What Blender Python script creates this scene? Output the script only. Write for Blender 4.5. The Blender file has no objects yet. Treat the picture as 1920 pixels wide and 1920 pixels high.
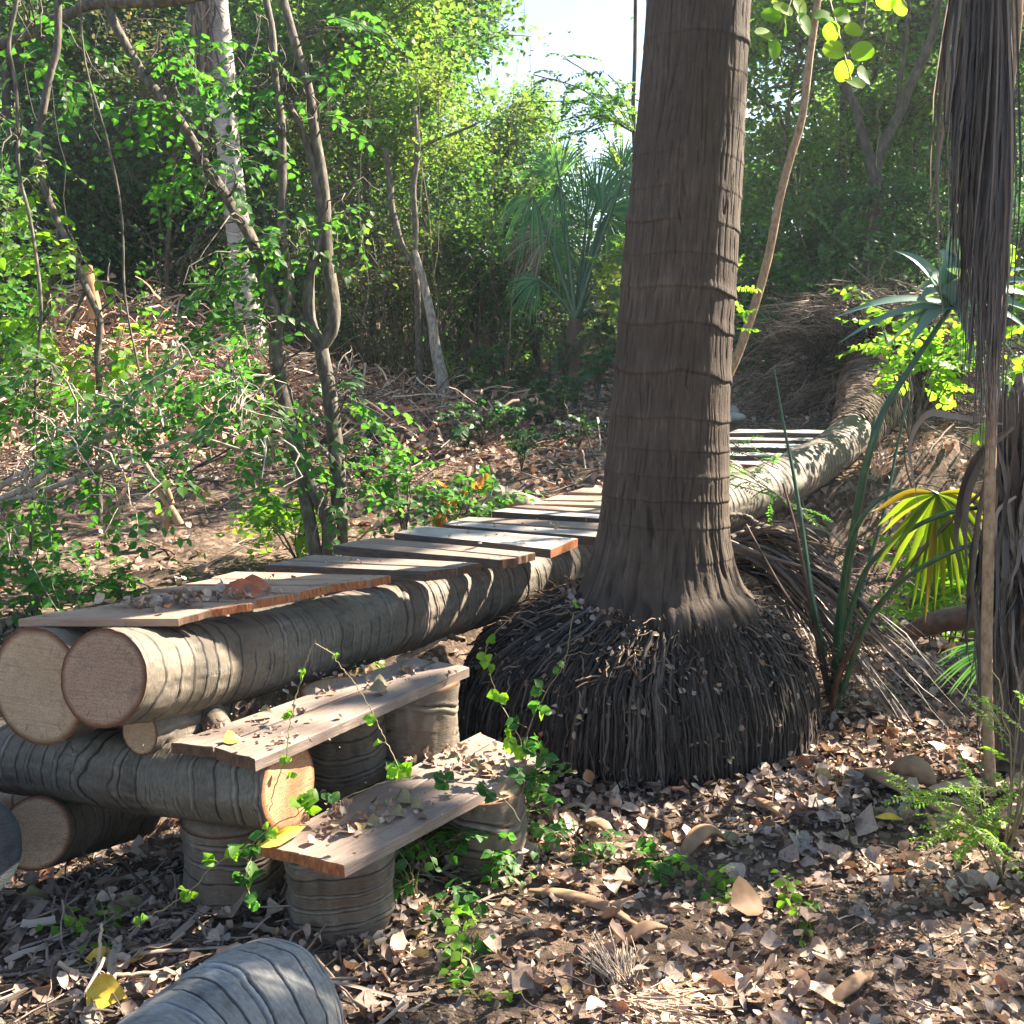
import bpy, math
import numpy as np
rng = np.random.default_rng(11)
C = bpy.context.scene
COL = C.collection
R = math.radians

# ------------------------------------------------------------------ camera, sky, sun, exposure
PITCH = R(10.2); F = 2000.0; CAMP = np.array([0, 0, 1.5])
cam_d = bpy.data.cameras.new('camera'); cam = bpy.data.objects.new('camera', cam_d); COL.objects.link(cam)
cam_d.sensor_width = 36; cam_d.lens = 36 * F / 1920; cam_d.clip_end = 500; cam_d.clip_start = .05
cam.location = CAMP; cam.rotation_euler = (R(90) - PITCH, 0, 0); C.camera = cam
SUN_AZ, SUN_EL = R(57), R(39)
SUN = np.array([math.sin(SUN_AZ) * math.cos(SUN_EL), math.cos(SUN_AZ) * math.cos(SUN_EL), math.sin(SUN_EL)])
world = bpy.data.worlds.new('World'); C.world = world; world.use_nodes = True
_nt = world.node_tree; _sky = _nt.nodes.new('ShaderNodeTexSky'); _sky.sky_type = 'NISHITA'; _sky.sun_disc = False
_sky.sun_elevation = SUN_EL; _sky.sun_rotation = SUN_AZ; _sky.dust_density = .7
_nt.links.new(_sky.outputs[0], _nt.nodes['Background'].inputs[0]); _nt.nodes['Background'].inputs[1].default_value = .05
sl = bpy.data.lights.new('sun', 'SUN'); sl.energy = 5.0; sl.angle = R(.53); sl.color = (1, .87, .7)
so = bpy.data.objects.new('sun', sl); COL.objects.link(so)
so.rotation_euler = (R(90) - SUN_EL, 0, math.pi - SUN_AZ)
C.view_settings.view_transform = 'Standard'; C.view_settings.look = 'None'; C.view_settings.gamma = 1
C.view_settings.exposure = 2.55
C.cycles.max_bounces = 7; C.cycles.diffuse_bounces = 3; C.cycles.transmission_bounces = 4; C.cycles.transparent_max_bounces = 4
C.cycles.use_denoising = True; C.cycles.sample_clamp_indirect = 6

# ------------------------------------------------------------------ helpers: points
cp, sp_ = math.cos(PITCH), math.sin(PITCH)
FW = np.array([0, cp, -sp_]); UPV = np.array([0, sp_, cp]); RT = np.array([1., 0, 0])
def P(px, py, d):
    return CAMP + RT * ((px - 960) / F * d) + UPV * (-(py - 960) / F * d) + FW * d
def PZ(px, py, z):                       # point of that sight line at height z
    r = P(px, py, 1) - CAMP
    return CAMP + r * ((z - CAMP[2]) / r[2])
def hash3(i, j, k, s):
    n = (i * 374761393 + j * 668265263 + k * 2147483647 + s * 974634777) & 0xffffffff
    n = ((n ^ (n >> 13)) * 1274126177) & 0xffffffff
    n = n ^ (n >> 16)
    return (n & 0xffff) / 65535.0
def vn(x, y, z=0., s=0):
    x, y, z = np.broadcast_arrays(np.asarray(x, float), y, z)
    i, j, k = (np.floor(a).astype(np.int64) for a in (x, y, z))
    u, v, w = x - i, y - j, z - k
    u, v, w = (a * a * (3 - 2 * a) for a in (u, v, w))
    o = 0
    for a in (0, 1):
        for b in (0, 1):
            for c in (0, 1):
                o = o + hash3(i + a, j + b, k + c, s) * (u if a else 1 - u) * (v if b else 1 - v) * (w if c else 1 - w)
    return o
def fbm(x, y, z=0., s=0, o=3):
    t = 0; a = .5; m = 0
    for q in range(o):
        t = t + a * vn(x * 2 ** q, y * 2 ** q, np.asarray(z) * 2 ** q, s + q); m += a; a *= .5
    return t / m
def sm(t): t = np.clip(t, 0, 1); return t * t * (3 - 2 * t)
def ground(x, y):
    x = np.asarray(x, float); y = np.asarray(y, float)
    yc = 4.55 + .55 * x + .25 * np.sin(x * 1.3)
    yc = np.where(x > 3, 4.55 + 1.65 + .3 * (x - 3), yc)
    yc = np.where(x < -2.2, 3.35 + .25 * (x + 2.2), yc)
    hw = 1.0 + .15 * np.sin(x * 2.1 + 1) + .25 * (fbm(x * .9, y * .9, 0, 5) - .5)
    t = (y - yc) / hw
    far = .23 + .13 * np.clip(x, -1, 3.2) + .052 * np.clip(y - 6, 0, 40) + .06 * np.clip(y - 17, 0, 60)
    b = sm((t + 1) / 2.0)
    z = b * far - .62 * np.clip(1 - t * t, 0, 1) ** .75
    z += .95 * np.exp(-((x + 4.6) / 2.2) ** 2 - ((y - 11.8) / 2.2) ** 2)
    z += (fbm(x * 1.7, y * 1.7, 0, 9) - .5) * .09 * sm((y - 3) / 2) + (fbm(x * 7, y * 7, 0, 3) - .5) * .035
    z += np.where(y > 4, (fbm(x * 3.1, y * 3.1, 0, 31) - .5) * .09, 0)
    return z
def G(px, py):                           # where a sight line meets the ground
    r = P(px, py, 1) - CAMP
    ts = np.linspace(1.2, 60, 3000); q = CAMP + ts[:, None] * r
    hit = np.nonzero(q[:, 2] < ground(q[:, 0], q[:, 1]))[0]
    return q[hit[0]] if len(hit) else q[-1]
def onG(x, y, dz=0): return np.array([x, y, float(ground(x, y)) + dz])
def nrm(a): a = np.asarray(a, float); return a / np.maximum(np.linalg.norm(a, axis=-1, keepdims=True), 1e-9)
def smooth(pts, n):                      # Catmull-Rom through any columns
    p = np.asarray(pts, float); p = np.vstack([2 * p[0] - p[1], p, 2 * p[-1] - p[-2]])
    seg = np.linalg.norm(np.diff(p[1:-1, :3], axis=0), axis=1); cs = np.r_[0, np.cumsum(seg)]
    t = np.linspace(0, cs[-1], n); i = np.clip(np.searchsorted(cs, t, 'right') - 1, 0, len(seg) - 1)
    u = ((t - cs[i]) / seg[i])[:, None]
    a, b, c, d = p[i], p[i + 1], p[i + 2], p[i + 3]
    return .5 * (2 * b + (c - a) * u + (2 * a - 5 * b + 4 * c - d) * u * u + (3 * b - 3 * c + d - a) * u ** 3)

# ------------------------------------------------------------------ helpers: meshes
class MB:
    def __init__(s): s.v = []; s.f3 = []; s.f4 = []; s.r = []; s.uv = []; s.m3 = []; s.m4 = []; s.n = 0
    def add(s, v, f, r=0., uv=None, mi=0):
        v = np.asarray(v, float).reshape(-1, 3); f = np.asarray(f, np.int64)
        s.v.append(v); s.r.append(np.broadcast_to(np.asarray(r, float), (len(v),)).copy())
        s.uv.append(np.zeros((len(v), 2)) if uv is None else np.asarray(uv, float).reshape(-1, 2))
        if f.shape[1] == 3: s.f3.append(f + s.n); s.m3.append(np.full(len(f), mi))
        else: s.f4.append(f + s.n); s.m4.append(np.full(len(f), mi))
        s.n += len(v)
    def mesh(s, name, mats, off=(0, 0, 0), smooth_=True):
        v = np.vstack(s.v) - np.asarray(off, float); r = np.concatenate(s.r); uv = np.vstack(s.uv)
        f4 = np.vstack(s.f4) if s.f4 else np.zeros((0, 4), np.int64); f3 = np.vstack(s.f3) if s.f3 else np.zeros((0, 3), np.int64)
        me = bpy.data.meshes.new(name); me.vertices.add(len(v)); me.vertices.foreach_set('co', v.ravel().astype(np.float32))
        li = np.concatenate([f4.ravel(), f3.ravel()]); me.loops.add(len(li)); me.loops.foreach_set('vertex_index', li.astype(np.int32))
        nf = len(f4) + len(f3); me.polygons.add(nf)
        st = np.concatenate([np.arange(len(f4)) * 4, len(f4) * 4 + np.arange(len(f3)) * 3])
        me.polygons.foreach_set('loop_start', st.astype(np.int32))
        try: me.polygons.foreach_set('loop_total', np.r_[np.full(len(f4), 4), np.full(len(f3), 3)].astype(np.int32))
        except Exception: pass
        mm = np.concatenate([*(s.m4), *(s.m3)]).astype(np.int32); me.polygons.foreach_set('material_index', mm)
        me.polygons.foreach_set('use_smooth', np.full(nf, smooth_))
        a = me.attributes.new('rnd', 'FLOAT', 'POINT'); a.data.foreach_set('value', r.astype(np.float32))
        ul = me.uv_layers.new(name='UVMap'); ul.data.foreach_set('uv', uv[li].ravel().astype(np.float32))
        for m in (mats if isinstance(mats, (list, tuple)) else [mats]): me.materials.append(m)
        me.update(calc_edges=True); me.validate(); return me
    def build(s, name, mats, parent=None, origin=None, smooth_=True):
        off = PARENT_OFF[parent.name] if parent is not None else origin
        if off is None: off = (0, 0, 0)
        o = bpy.data.objects.new(name, s.mesh(name, mats, off, smooth_)); COL.objects.link(o)
        if parent is not None: o.parent = parent
        else: o.location = off
        PARENT_OFF[o.name] = np.asarray(off, float)
        return o
PARENT_OFF = {}
USED = {}
def tag(o, label=None, cat=None, group=None, kind=None):
    if label: o['label'] = label
    if cat: o['category'] = cat
    if group: o['group'] = group
    if kind: o['kind'] = kind
    return o
def T(name, label, cat, loc, group=None):
    o = bpy.data.objects.new(name, None); COL.objects.link(o); o.empty_display_size = .1
    o.location = [float(a) for a in loc]; PARENT_OFF[o.name] = np.asarray(loc, float)
    return tag(o, label, cat, group)
def frames(path):                        # path (m,n,3) -> two normals, each (m,n,3)
    t = np.gradient(path, axis=-2); t = nrm(t)
    ref = np.zeros_like(t[..., :1, :]); mt = nrm(t.mean(axis=-2, keepdims=True))
    use_z = (np.abs(mt[..., 2:3]) < .8); ref = np.where(use_z, np.array([0, 0, 1.]), np.array([1., 0, 0]))
    a = nrm(np.cross(t, np.broadcast_to(ref, t.shape))); b = np.cross(a, t)
    return t, a, b
def tubes(mb, path, rad, k=5, rnd=0., mi=0):     # many tubes at once
    path = np.asarray(path, float)
    if path.ndim == 2: path = path[None]
    m, n, _ = path.shape; rad = np.broadcast_to(np.asarray(rad, float), (m, n))
    t, a, b = frames(path); th = np.linspace(0, 2 * np.pi, k + 1)
    ct, st = np.cos(th), np.sin(th)
    v = path[:, :, None] + rad[:, :, None, None] * (a[:, :, None] * ct[:, None] + b[:, :, None] * st[:, None])
    ln = np.concatenate([np.zeros((m, 1)), np.cumsum(np.linalg.norm(np.diff(path, axis=1), axis=2), axis=1)], 1)
    uv = np.stack(np.broadcast_arrays(th[None, None] / (2 * np.pi), ln[:, :, None]), -1)
    i = np.arange(n - 1)[:, None] * (k + 1) + np.arange(k)[None]
    q = np.stack([i, i + k + 1, i + k + 2, i + 1], -1).reshape(-1, 4)
    f = (q[None] + (np.arange(m) * n * (k + 1))[:, None, None]).reshape(-1, 4)
    r = np.broadcast_to(np.asarray(rnd, float).reshape(-1, 1), (m, n * (k + 1))).ravel() if np.ndim(rnd) else rnd
    mb.add(v, f, r, uv, mi)
def grid_tube(path, rad, nL, nA, disp=None, col=None):  # detailed tube; returns v,f,r,uv,rings,centres
    pr = smooth(np.column_stack([path, rad]), nL); pa, ra = pr[:, :3], pr[:, 3]
    t, a, b = frames(pa[None]); a, b = a[0], b[0]
    th = np.linspace(0, 2 * np.pi, nA + 1); L = np.r_[0, np.cumsum(np.linalg.norm(np.diff(pa, axis=0), axis=1))]
    TH, LL = np.meshgrid(th, L)
    D, c = disp(TH, LL, ra[:, None]) if disp else (0 * TH, 0 * TH)
    rr = ra[:, None] + D
    v = pa[:, None] + rr[..., None] * (a[:, None] * np.cos(TH)[..., None] + b[:, None] * np.sin(TH)[..., None])
    v[:, -1] = v[:, 0]
    i = np.arange(nL - 1)[:, None] * (nA + 1) + np.arange(nA)[None]
    f = np.stack([i, i + nA + 1, i + nA + 2, i + 1], -1).reshape(-1, 4)
    uv = np.stack([TH * ra.mean(), LL], -1).reshape(-1, 2)
    return v, f, c.ravel() if hasattr(c, 'ravel') else c, uv, pa
LEAF = {
 'kite': (np.array([[0, 0, 0], [.42, 1, .12], [1, 0, -.05], [.42, -1, .12]]), [[0, 1, 2], [0, 2, 3]]),
 'ovate': (np.array([[0, 0, 0], [.18, .72, .1], [.5, 1, .16], [.82, .5, .06], [1, 0, -.12], [.82, -.5, .06], [.5, -1, .16], [.18, -.72, .1], [.5, 0, 0]]),
           [[0, 1, 8, 8], [1, 2, 8, 8], [2, 3, 8, 8], [3, 4, 8, 8], [4, 5, 8, 8], [5, 6, 8, 8], [6, 7, 8, 8], [7, 0, 8, 8]]),
}
LEAF['ovate'] = (LEAF['ovate'][0], [f[:3] for f in LEAF['ovate'][1]])
def _round():
    th = np.linspace(0, 2 * np.pi, 13)[:-1]
    v = np.column_stack([.5 - .5 * np.cos(th), np.sin(th) * (1 - .12 * np.cos(th)), .13 * np.abs(np.sin(th)) - .05 * (1 - np.cos(th)) / 2])
    v[0, 0] = .05
    v = np.vstack([v, [[.5, 0, 0]]]); return v, [[i, (i + 1) % 12, 12] for i in range(12)]
LEAF['disc'] = _round()
def _pointed():
    xs = [0, .07, .22, .42, .64, .85]; ws = [0, .5, .93, 1., .78, .34]
    v = [[x, w, .12 * w - .1 * x * x] for x, w in zip(xs, ws)] + [[1.04, 0, -.12]] + [[x, -w, .12 * w - .1 * x * x] for x, w in list(zip(xs, ws))[:0:-1]]
    v.append([.45, 0, -.02]); return np.array(v), [[i, (i + 1) % 12, 12] for i in range(12)]
LEAF['round'] = _pointed()
def _litter():
    xs = np.linspace(0, 1, 6); w = np.array([.08, .75, 1, .85, .5, .03]); v = []
    for x, ww in zip(xs, w):
        for s_ in (-1, -.5, 0, .5, 1): v.append([x, s_ * ww, .3 * (s_ * ww) ** 2])
    f = [[i * 5 + j, i * 5 + j + 1, i * 5 + j + 6, i * 5 + j + 5] for i in range(5) for j in range(4)]
    return np.array(v), f
LEAF['litter'] = _litter()
def leaves(mb, pos, dirn, up, size, asp=.35, kind='kite', curl=0., rnd=None, mi=0, jag=0.):
    m = len(pos)
    if m == 0: return
    tv, tf = LEAF[kind]; tf = np.asarray(tf); d = nrm(dirn); s = nrm(np.cross(d, up)); u = np.cross(s, d)
    size = np.broadcast_to(np.asarray(size, float), (m,)); asp = np.broadcast_to(np.asarray(asp, float), (m,)); curl = np.broadcast_to(np.asarray(curl, float), (m,))
    l = tv[None, :, 0]; w = tv[None, :, 1] * asp[:, None]; h = tv[None, :, 2] * asp[:, None] * (1 + 2 * np.abs(curl[:, None]))
    l = l * np.ones((m, 1)); w = w * np.ones_like(l)
    if jag: w = w * (1 + rng.normal(0, jag, w.shape)); h = h + rng.normal(0, jag * .12, w.shape)
    ang = curl[:, None] * l * 1.6
    L = np.where(np.abs(ang) > .01, np.sin(ang) / np.where(np.abs(ang) > .01, ang, 1) * l, l); H = h - (1 - np.cos(ang)) / np.where(np.abs(ang) > .01, ang, 1) * l
    v = pos[:, None] + size[:, None, None] * (L[..., None] * d[:, None] + w[..., None] * s[:, None] + H[..., None] * u[:, None])
    nv = len(tv); f = (tf[None] + (np.arange(m) * nv)[:, None, None]).reshape(-1, tf.shape[1])
    if rnd is None: rnd = rng.random(m)
    uv = np.stack([l + 0 * w, tv[None, :, 1] * np.ones_like(l)], -1)
    mb.add(v, f, np.repeat(rnd, nv), uv, mi)
def ribbons(mb, path, wid, up, fold=.25, rnd=None, mi=0):     # V-folded strips, path (m,n,3), wid (m,n)
    path = np.asarray(path, float); m, n, _ = path.shape; t = nrm(np.gradient(path, axis=1))
    up = np.broadcast_to(np.asarray(up, float), path.shape); s = nrm(np.cross(t, up)); u = np.cross(s, t)
    w = np.broadcast_to(np.asarray(wid, float), (m, n))[..., None]
    v = np.stack([path - s * w + u * w * fold, path - u * w * fold * .3, path + s * w + u * w * fold], 2)
    i = np.arange(n - 1)[:, None] * 3 + np.arange(2)[None]
    q = np.stack([i, i + 1, i + 4, i + 3], -1).reshape(-1, 4)
    f = (q[None] + (np.arange(m) * n * 3)[:, None, None]).reshape(-1, 4)
    if rnd is None: rnd = rng.random(m)
    uv = np.stack(np.broadcast_arrays(np.linspace(0, 1, n)[None, :, None], np.array([-1, 0, 1.])[None, None]), -1)
    uv = np.broadcast_to(uv, (m, n, 3, 2))
    mb.add(v, f, np.repeat(rnd, n * 3), uv.reshape(-1, 2), mi)
def rdir(m, zs=1.): a = rng.normal(size=(m, 3)); a[:, 2] *= zs; return nrm(a)
def sprays(ms, ml, st, dr, ln, nl, size, asp=.4, kind='ovate', droop=.35, rad=.0016, pair=False, lup=None, zig=.05, n=8, out=.8, curl=.25):
    """twigs with leaves set alternately (or in pairs) along them"""
    st = np.asarray(st, float).reshape(-1, 3); m = len(st)
    if m == 0: return
    dr = nrm(np.asarray(dr, float).reshape(-1, 3)); ln = np.broadcast_to(np.asarray(ln, float), (m,))
    t = np.linspace(0, 1, n)[None, :, None]
    side = nrm(np.cross(dr, [0, 0, 1.])); bend = rng.normal(0, .22, (m, 1, 1)) * side[:, None] * t ** 2
    path = st[:, None] + ln[:, None, None] * (dr[:, None] * t + bend - np.array([0, 0, 1.]) * droop * t ** 2 * rng.uniform(.4, 1.5, (m, 1, 1)))
    path[:, 1:-1] += rng.normal(0, zig * .15, (m, n - 2, 3)) * ln[:, None, None]
    tubes(ms, path, np.linspace(1, .35, n)[None] * rad, 4, rng.random(m))
    k = nl; tt = np.linspace(.12, 1, k); fi = tt * (n - 1); i0 = np.minimum(fi.astype(int), n - 2); fr = (fi - i0)[None, :, None]
    pos = path[:, i0] * (1 - fr) + path[:, i0 + 1] * fr; tan = nrm(path[:, i0 + 1] - path[:, i0])
    up = nrm(np.array([0, 0, 1.]) + rng.normal(0, .25, (m, 1, 3)) - tan * tan[..., 2:3]) if lup is None else lup
    sd = nrm(np.cross(tan, up * np.ones_like(tan)))
    sets = ([1, -1] if pair else [np.where(np.arange(k) % 2, 1, -1)[None, :, None]])
    for sg in sets:
        d = tan * (1 - out * .6) + sd * sg * out + rng.normal(0, .18, tan.shape); d[..., 2] -= .15 * abs(out)
        u = np.broadcast_to(up, tan.shape) + rng.normal(0, .3, tan.shape)
        s_ = np.broadcast_to(size, (m,))[:, None] * rng.uniform(.7, 1.15, (m, k)) * (.75 + .35 * np.sin(np.pi * np.linspace(.15, .95, k)))[None]
        rn = np.clip(rng.random((m, 1)) * .6 + rng.random((m, k)) * .4, 0, 1)
        leaves(ml, pos.reshape(-1, 3), d.reshape(-1, 3), u.reshape(-1, 3), s_.ravel(), asp, kind, curl * rng.uniform(.2, 1.2, m * k), rn.ravel())

# ------------------------------------------------------------------ helpers: materials
class NT:
    def __init__(s, name):
        s.m = bpy.data.materials.new(name); s.m.use_nodes = True; s.t = s.m.node_tree; s.t.nodes.clear()
        s.out = s.t.nodes.new('ShaderNodeOutputMaterial')
    def n(s, ty, **k):
        nd = s.t.nodes.new('ShaderNode' + ty)
        for a, b in k.items():
            if a.startswith('i_'):
                key = a[2:]; key = int(key) if key.isdigit() else key.replace('_', ' ')
                if isinstance(b, bpy.types.NodeSocket): s.t.links.new(b, nd.inputs[key])
                else: nd.inputs[key].default_value = b
            else: setattr(nd, a, b)
        return nd
    def ramp(s, fac, stops, interp='LINEAR'):
        r = s.n('ValToRGB', i_Fac=fac); r.color_ramp.interpolation = interp; e = r.color_ramp.elements
        while len(e) < len(stops): e.new(.5)
        for q, (p, c) in zip(e, stops): q.position = p; q.color = (*c, 1)
        return r.outputs[0]
    def mix(s, fac, a, b, mode='MIX'):
        m = s.n('MixRGB', blend_type=mode, i_Fac=fac); 
        for i, x in ((1, a), (2, b)):
            if isinstance(x, bpy.types.NodeSocket): s.t.links.new(x, m.inputs[i])
            else: m.inputs[i].default_value = (*x, 1)
        return m.outputs[0]
    def attr(s): return s.n('Attribute', attribute_name='rnd').outputs['Fac']
    def noise(s, vec, scale, detail=4, rough=.6): return s.n('TexNoise', i_Vector=vec, i_Scale=scale, i_Detail=detail, i_Roughness=rough).outputs['Fac']
    def mapv(s, vec, scale): return s.n('Mapping', i_Vector=vec, i_Scale=scale).outputs[0]
    def fin(s, col, rough=.8, bump=None, bs=.5, bd=.003, trans=None, tf=.4, spec=.5, sheen=0):
        k = {}
        if isinstance(rough, bpy.types.NodeSocket): k['i_Roughness'] = rough
        p = s.n('BsdfPrincipled', **k)
        if not k: p.inputs['Roughness'].default_value = rough
        p.inputs['Specular IOR Level'].default_value = spec
        if isinstance(col, bpy.types.NodeSocket): s.t.links.new(col, p.inputs['Base Color'])
        else: p.inputs['Base Color'].default_value = (*col, 1)
        if bump is not None:
            b = s.n('Bump', i_Height=bump, i_Strength=bs, i_Distance=bd); s.t.links.new(b.outputs[0], p.inputs['Normal'])
        o = p.outputs[0]
        if trans is not None:
            t = s.n('BsdfTranslucent')
            if isinstance(trans, bpy.types.NodeSocket): s.t.links.new(trans, t.inputs[0])
            else: t.inputs[0].default_value = (*trans, 1)
            o = s.n('MixShader', i_0=tf, i_1=o, i_2=t.outputs[0]).outputs[0]
        s.t.links.new(o, s.out.inputs[0]); return s.m
    def oc(s): return s.n('TexCoord').outputs['Object']
    def uv(s): return s.n('UVMap').outputs[0]
def m_leaf(name, stops, tr=1.9, tf=.45, rough=.5, yel=(1.0, 1.0, .42), vein=True, olive=None):
    t = NT(name); a = t.attr(); c = t.ramp(a, stops)
    if olive:
        n_ = t.noise(t.oc(), 1.1, 3); c = t.mix(t.n('MapRange', i_0=n_, i_1=.47, i_2=.62, i_4=.8).outputs[0], c, olive)
        n2_ = t.noise(t.oc(), 2.3, 2); c = t.mix(t.n('MapRange', i_0=n2_, i_1=.58, i_2=.7, i_4=.6).outputs[0], c, tuple(v * .4 for v in olive))
    uvn = t.n('SeparateXYZ', i_Vector=t.uv())
    if vein:
        ab = t.n('Math', operation='ABSOLUTE', i_0=uvn.outputs[1]).outputs[0]
        vv = t.n('Math', operation='LESS_THAN', i_0=ab, i_1=.05).outputs[0]
        c = t.mix(t.n('Math', operation='MULTIPLY', i_0=vv, i_1=.5).outputs[0], c, (.22, .3, .1))
    tc = t.mix(1, c, tuple(v * tr for v in yel), 'MULTIPLY')
    return t.fin(c, rough, trans=tc, tf=tf, spec=.35)
def m_simple(name, stops, sc=30, stretch=(1, 1, 1), rough=.85, bs=.6, bd=.004, useattr=0., coord='o'):
    t = NT(name); vec = t.mapv(t.oc() if coord == 'o' else t.uv(), stretch); n1 = t.noise(vec, sc, 5)
    f = n1
    if useattr: f = t.n('Math', operation='ADD', i_0=t.n('Math', operation='MULTIPLY', i_0=n1, i_1=1 - useattr).outputs[0], i_1=t.n('Math', operation='MULTIPLY', i_0=t.attr(), i_1=useattr).outputs[0]).outputs[0]
    return t.fin(t.ramp(f, stops), rough, bump=n1, bs=bs, bd=bd)

# ------------------------------------------------------------------ materials
def mk_logbark(name, lo, mid, hi, warm):
    t = NT(name); uv = t.uv(); n1 = t.noise(uv, 5, 6, .65); n2 = t.noise(t.mapv(uv, (1, 3.5, 1)), 45, 5, .7); n3 = t.noise(t.oc(), 2.2, 3)
    a = t.attr()
    f = t.n('Math', operation='MULTIPLY_ADD', i_0=n2, i_1=.55, i_2=t.n('Math', operation='MULTIPLY', i_0=n1, i_1=.45).outputs[0]).outputs[0]
    c = t.ramp(f, [(.3, lo), (.5, mid), (.7, hi)])
    c = t.mix(t.n('MapRange', i_0=n3, i_1=.5, i_2=.72).outputs[0], c, warm)
    c = t.mix(t.n('MapRange', i_0=a, i_1=.62, i_2=1.0, i_4=.5).outputs[0], c, tuple(v * 1.35 for v in hi))
    c = t.mix(t.n('MapRange', i_0=a, i_1=.4, i_2=.05, i_4=.85).outputs[0], c, tuple(v * .3 for v in lo))
    dn = t.n('TexNoise', i_Vector=uv, i_Scale=30., i_Detail=4.).outputs['Color']; uvd = t.n('VectorMath', operation='ADD', i_0=uv, i_1=t.n('VectorMath', operation='MULTIPLY', i_0=dn, i_1=(.05, .05, 0)).outputs[0]).outputs[0]
    cr = t.n('TexVoronoi', feature='DISTANCE_TO_EDGE', i_Vector=t.mapv(uvd, (1, .55, 1)), i_Scale=24).outputs[0]
    crm = t.n('MapRange', i_0=cr, i_1=.035, i_2=0).outputs[0]
    crm = t.n('Math', operation='MULTIPLY', i_0=crm, i_1=t.n('MapRange', i_0=n1, i_1=.52, i_2=.7).outputs[0]).outputs[0]
    c = t.mix(t.n('Math', operation='MULTIPLY', i_0=crm, i_1=.5).outputs[0], c, tuple(v * .3 for v in lo))
    h = t.n('Math', operation='SUBTRACT', i_0=f, i_1=crm).outputs[0]
    return t.fin(c, .68, bump=h, bs=.7, bd=.006, spec=.4)
M = {}
M['log'] = mk_logbark('palm_bark_grey', (.062, .049, .037), (.14, .117, .09), (.265, .228, .185), (.12, .082, .055))
M['logw'] = mk_logbark('palm_bark_pale', (.2, .15, .11), (.42, .33, .25), (.55, .46, .36), (.36, .25, .16))
M['logsilver'] = mk_logbark('palm_bark_silver', (.1, .098, .095), (.21, .21, .205), (.36, .365, .365), (.15, .12, .095))
M['white'] = mk_logbark('palm_bark_white', (.2, .17, .14), (.34, .31, .27), (.46, .42, .38), (.28, .21, .15))
def mk_cut(name, a, b, rim):
    t = NT(name); uv = t.uv(); n1 = t.noise(uv, 9, 6, .7); sp = t.noise(uv, 260, 2, .6)
    w = t.n('TexWave', wave_type='BANDS', bands_direction='Y', i_Vector=uv, i_Scale=34, i_Distortion=9, i_Detail=4).outputs['Fac']
    f = t.n('Math', operation='MULTIPLY_ADD', i_0=n1, i_1=.8, i_2=t.n('Math', operation='MULTIPLY', i_0=w, i_1=.09).outputs[0]).outputs[0]
    c = t.ramp(f, [(.25, b), (.7, a)])
    c = t.mix(t.n('MapRange', i_0=sp, i_1=.53, i_2=.66, i_4=.75).outputs[0], c, tuple(v * .4 for v in b))
    st = t.noise(uv, 2.2 * 7, 5, .7); c = t.mix(t.n('MapRange', i_0=st, i_1=.5, i_2=.68, i_4=.55).outputs[0], c, tuple(v * .5 for v in b))
    c = t.mix(t.n('MapRange', i_0=t.attr(), i_1=.86, i_2=.97).outputs[0], c, rim)
    sx = t.n('SeparateXYZ', i_Vector=uv); an = t.n('Math', operation='ARCTAN2', i_0=sx.outputs[1], i_1=sx.outputs[0]).outputs[0]
    rv = t.n('CombineXYZ', i_0=t.n('Math', operation='MULTIPLY', i_0=an, i_1=3.2).outputs[0], i_1=t.n('Math', operation='MULTIPLY', i_0=t.attr(), i_1=.6).outputs[0]).outputs[0]
    rn = t.noise(rv, 3.5, 3, .5); rc = t.n('Math', operation='MULTIPLY', i_0=t.n('MapRange', i_0=rn, i_1=.63, i_2=.68).outputs[0], i_1=t.n('MapRange', i_0=t.attr(), i_1=.35, i_2=.8).outputs[0]).outputs[0]
    c = t.mix(t.n('Math', operation='MULTIPLY', i_0=rc, i_1=.5).outputs[0], c, tuple(v * .35 for v in b)); gr = t.n('TexNoise', i_Vector=t.mapv(uv, (1.2, 30, 1)), i_Scale=5., i_Detail=4.).outputs['Fac']
    c = t.mix(t.n('MapRange', i_0=gr, i_1=.5, i_2=.72, i_4=.5).outputs[0], c, tuple(v * .62 for v in b))
    h = t.n('Math', operation='MULTIPLY_ADD', i_0=gr, i_1=.9, i_2=sp).outputs[0]
    return t.fin(c, .85, bump=h, bs=.6, bd=.003, spec=.2)
M['cut'] = mk_cut('sawn_palm_wood', (.6, .43, .28), (.4, .265, .165), (.13, .05, .025))
M['cutpink'] = mk_cut('sawn_palm_wood_reddish', (.5, .335, .225), (.29, .175, .115), (.13, .05, .025))
M['cutbright'] = mk_cut('sawn_palm_wood_orange', (.6, .35, .2), (.45, .22, .11), (.22, .09, .04))
M['cutgrey'] = mk_cut('weathered_cut_wood', (.1, .1, .105), (.05, .05, .052), (.03, .05, .05))
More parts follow.
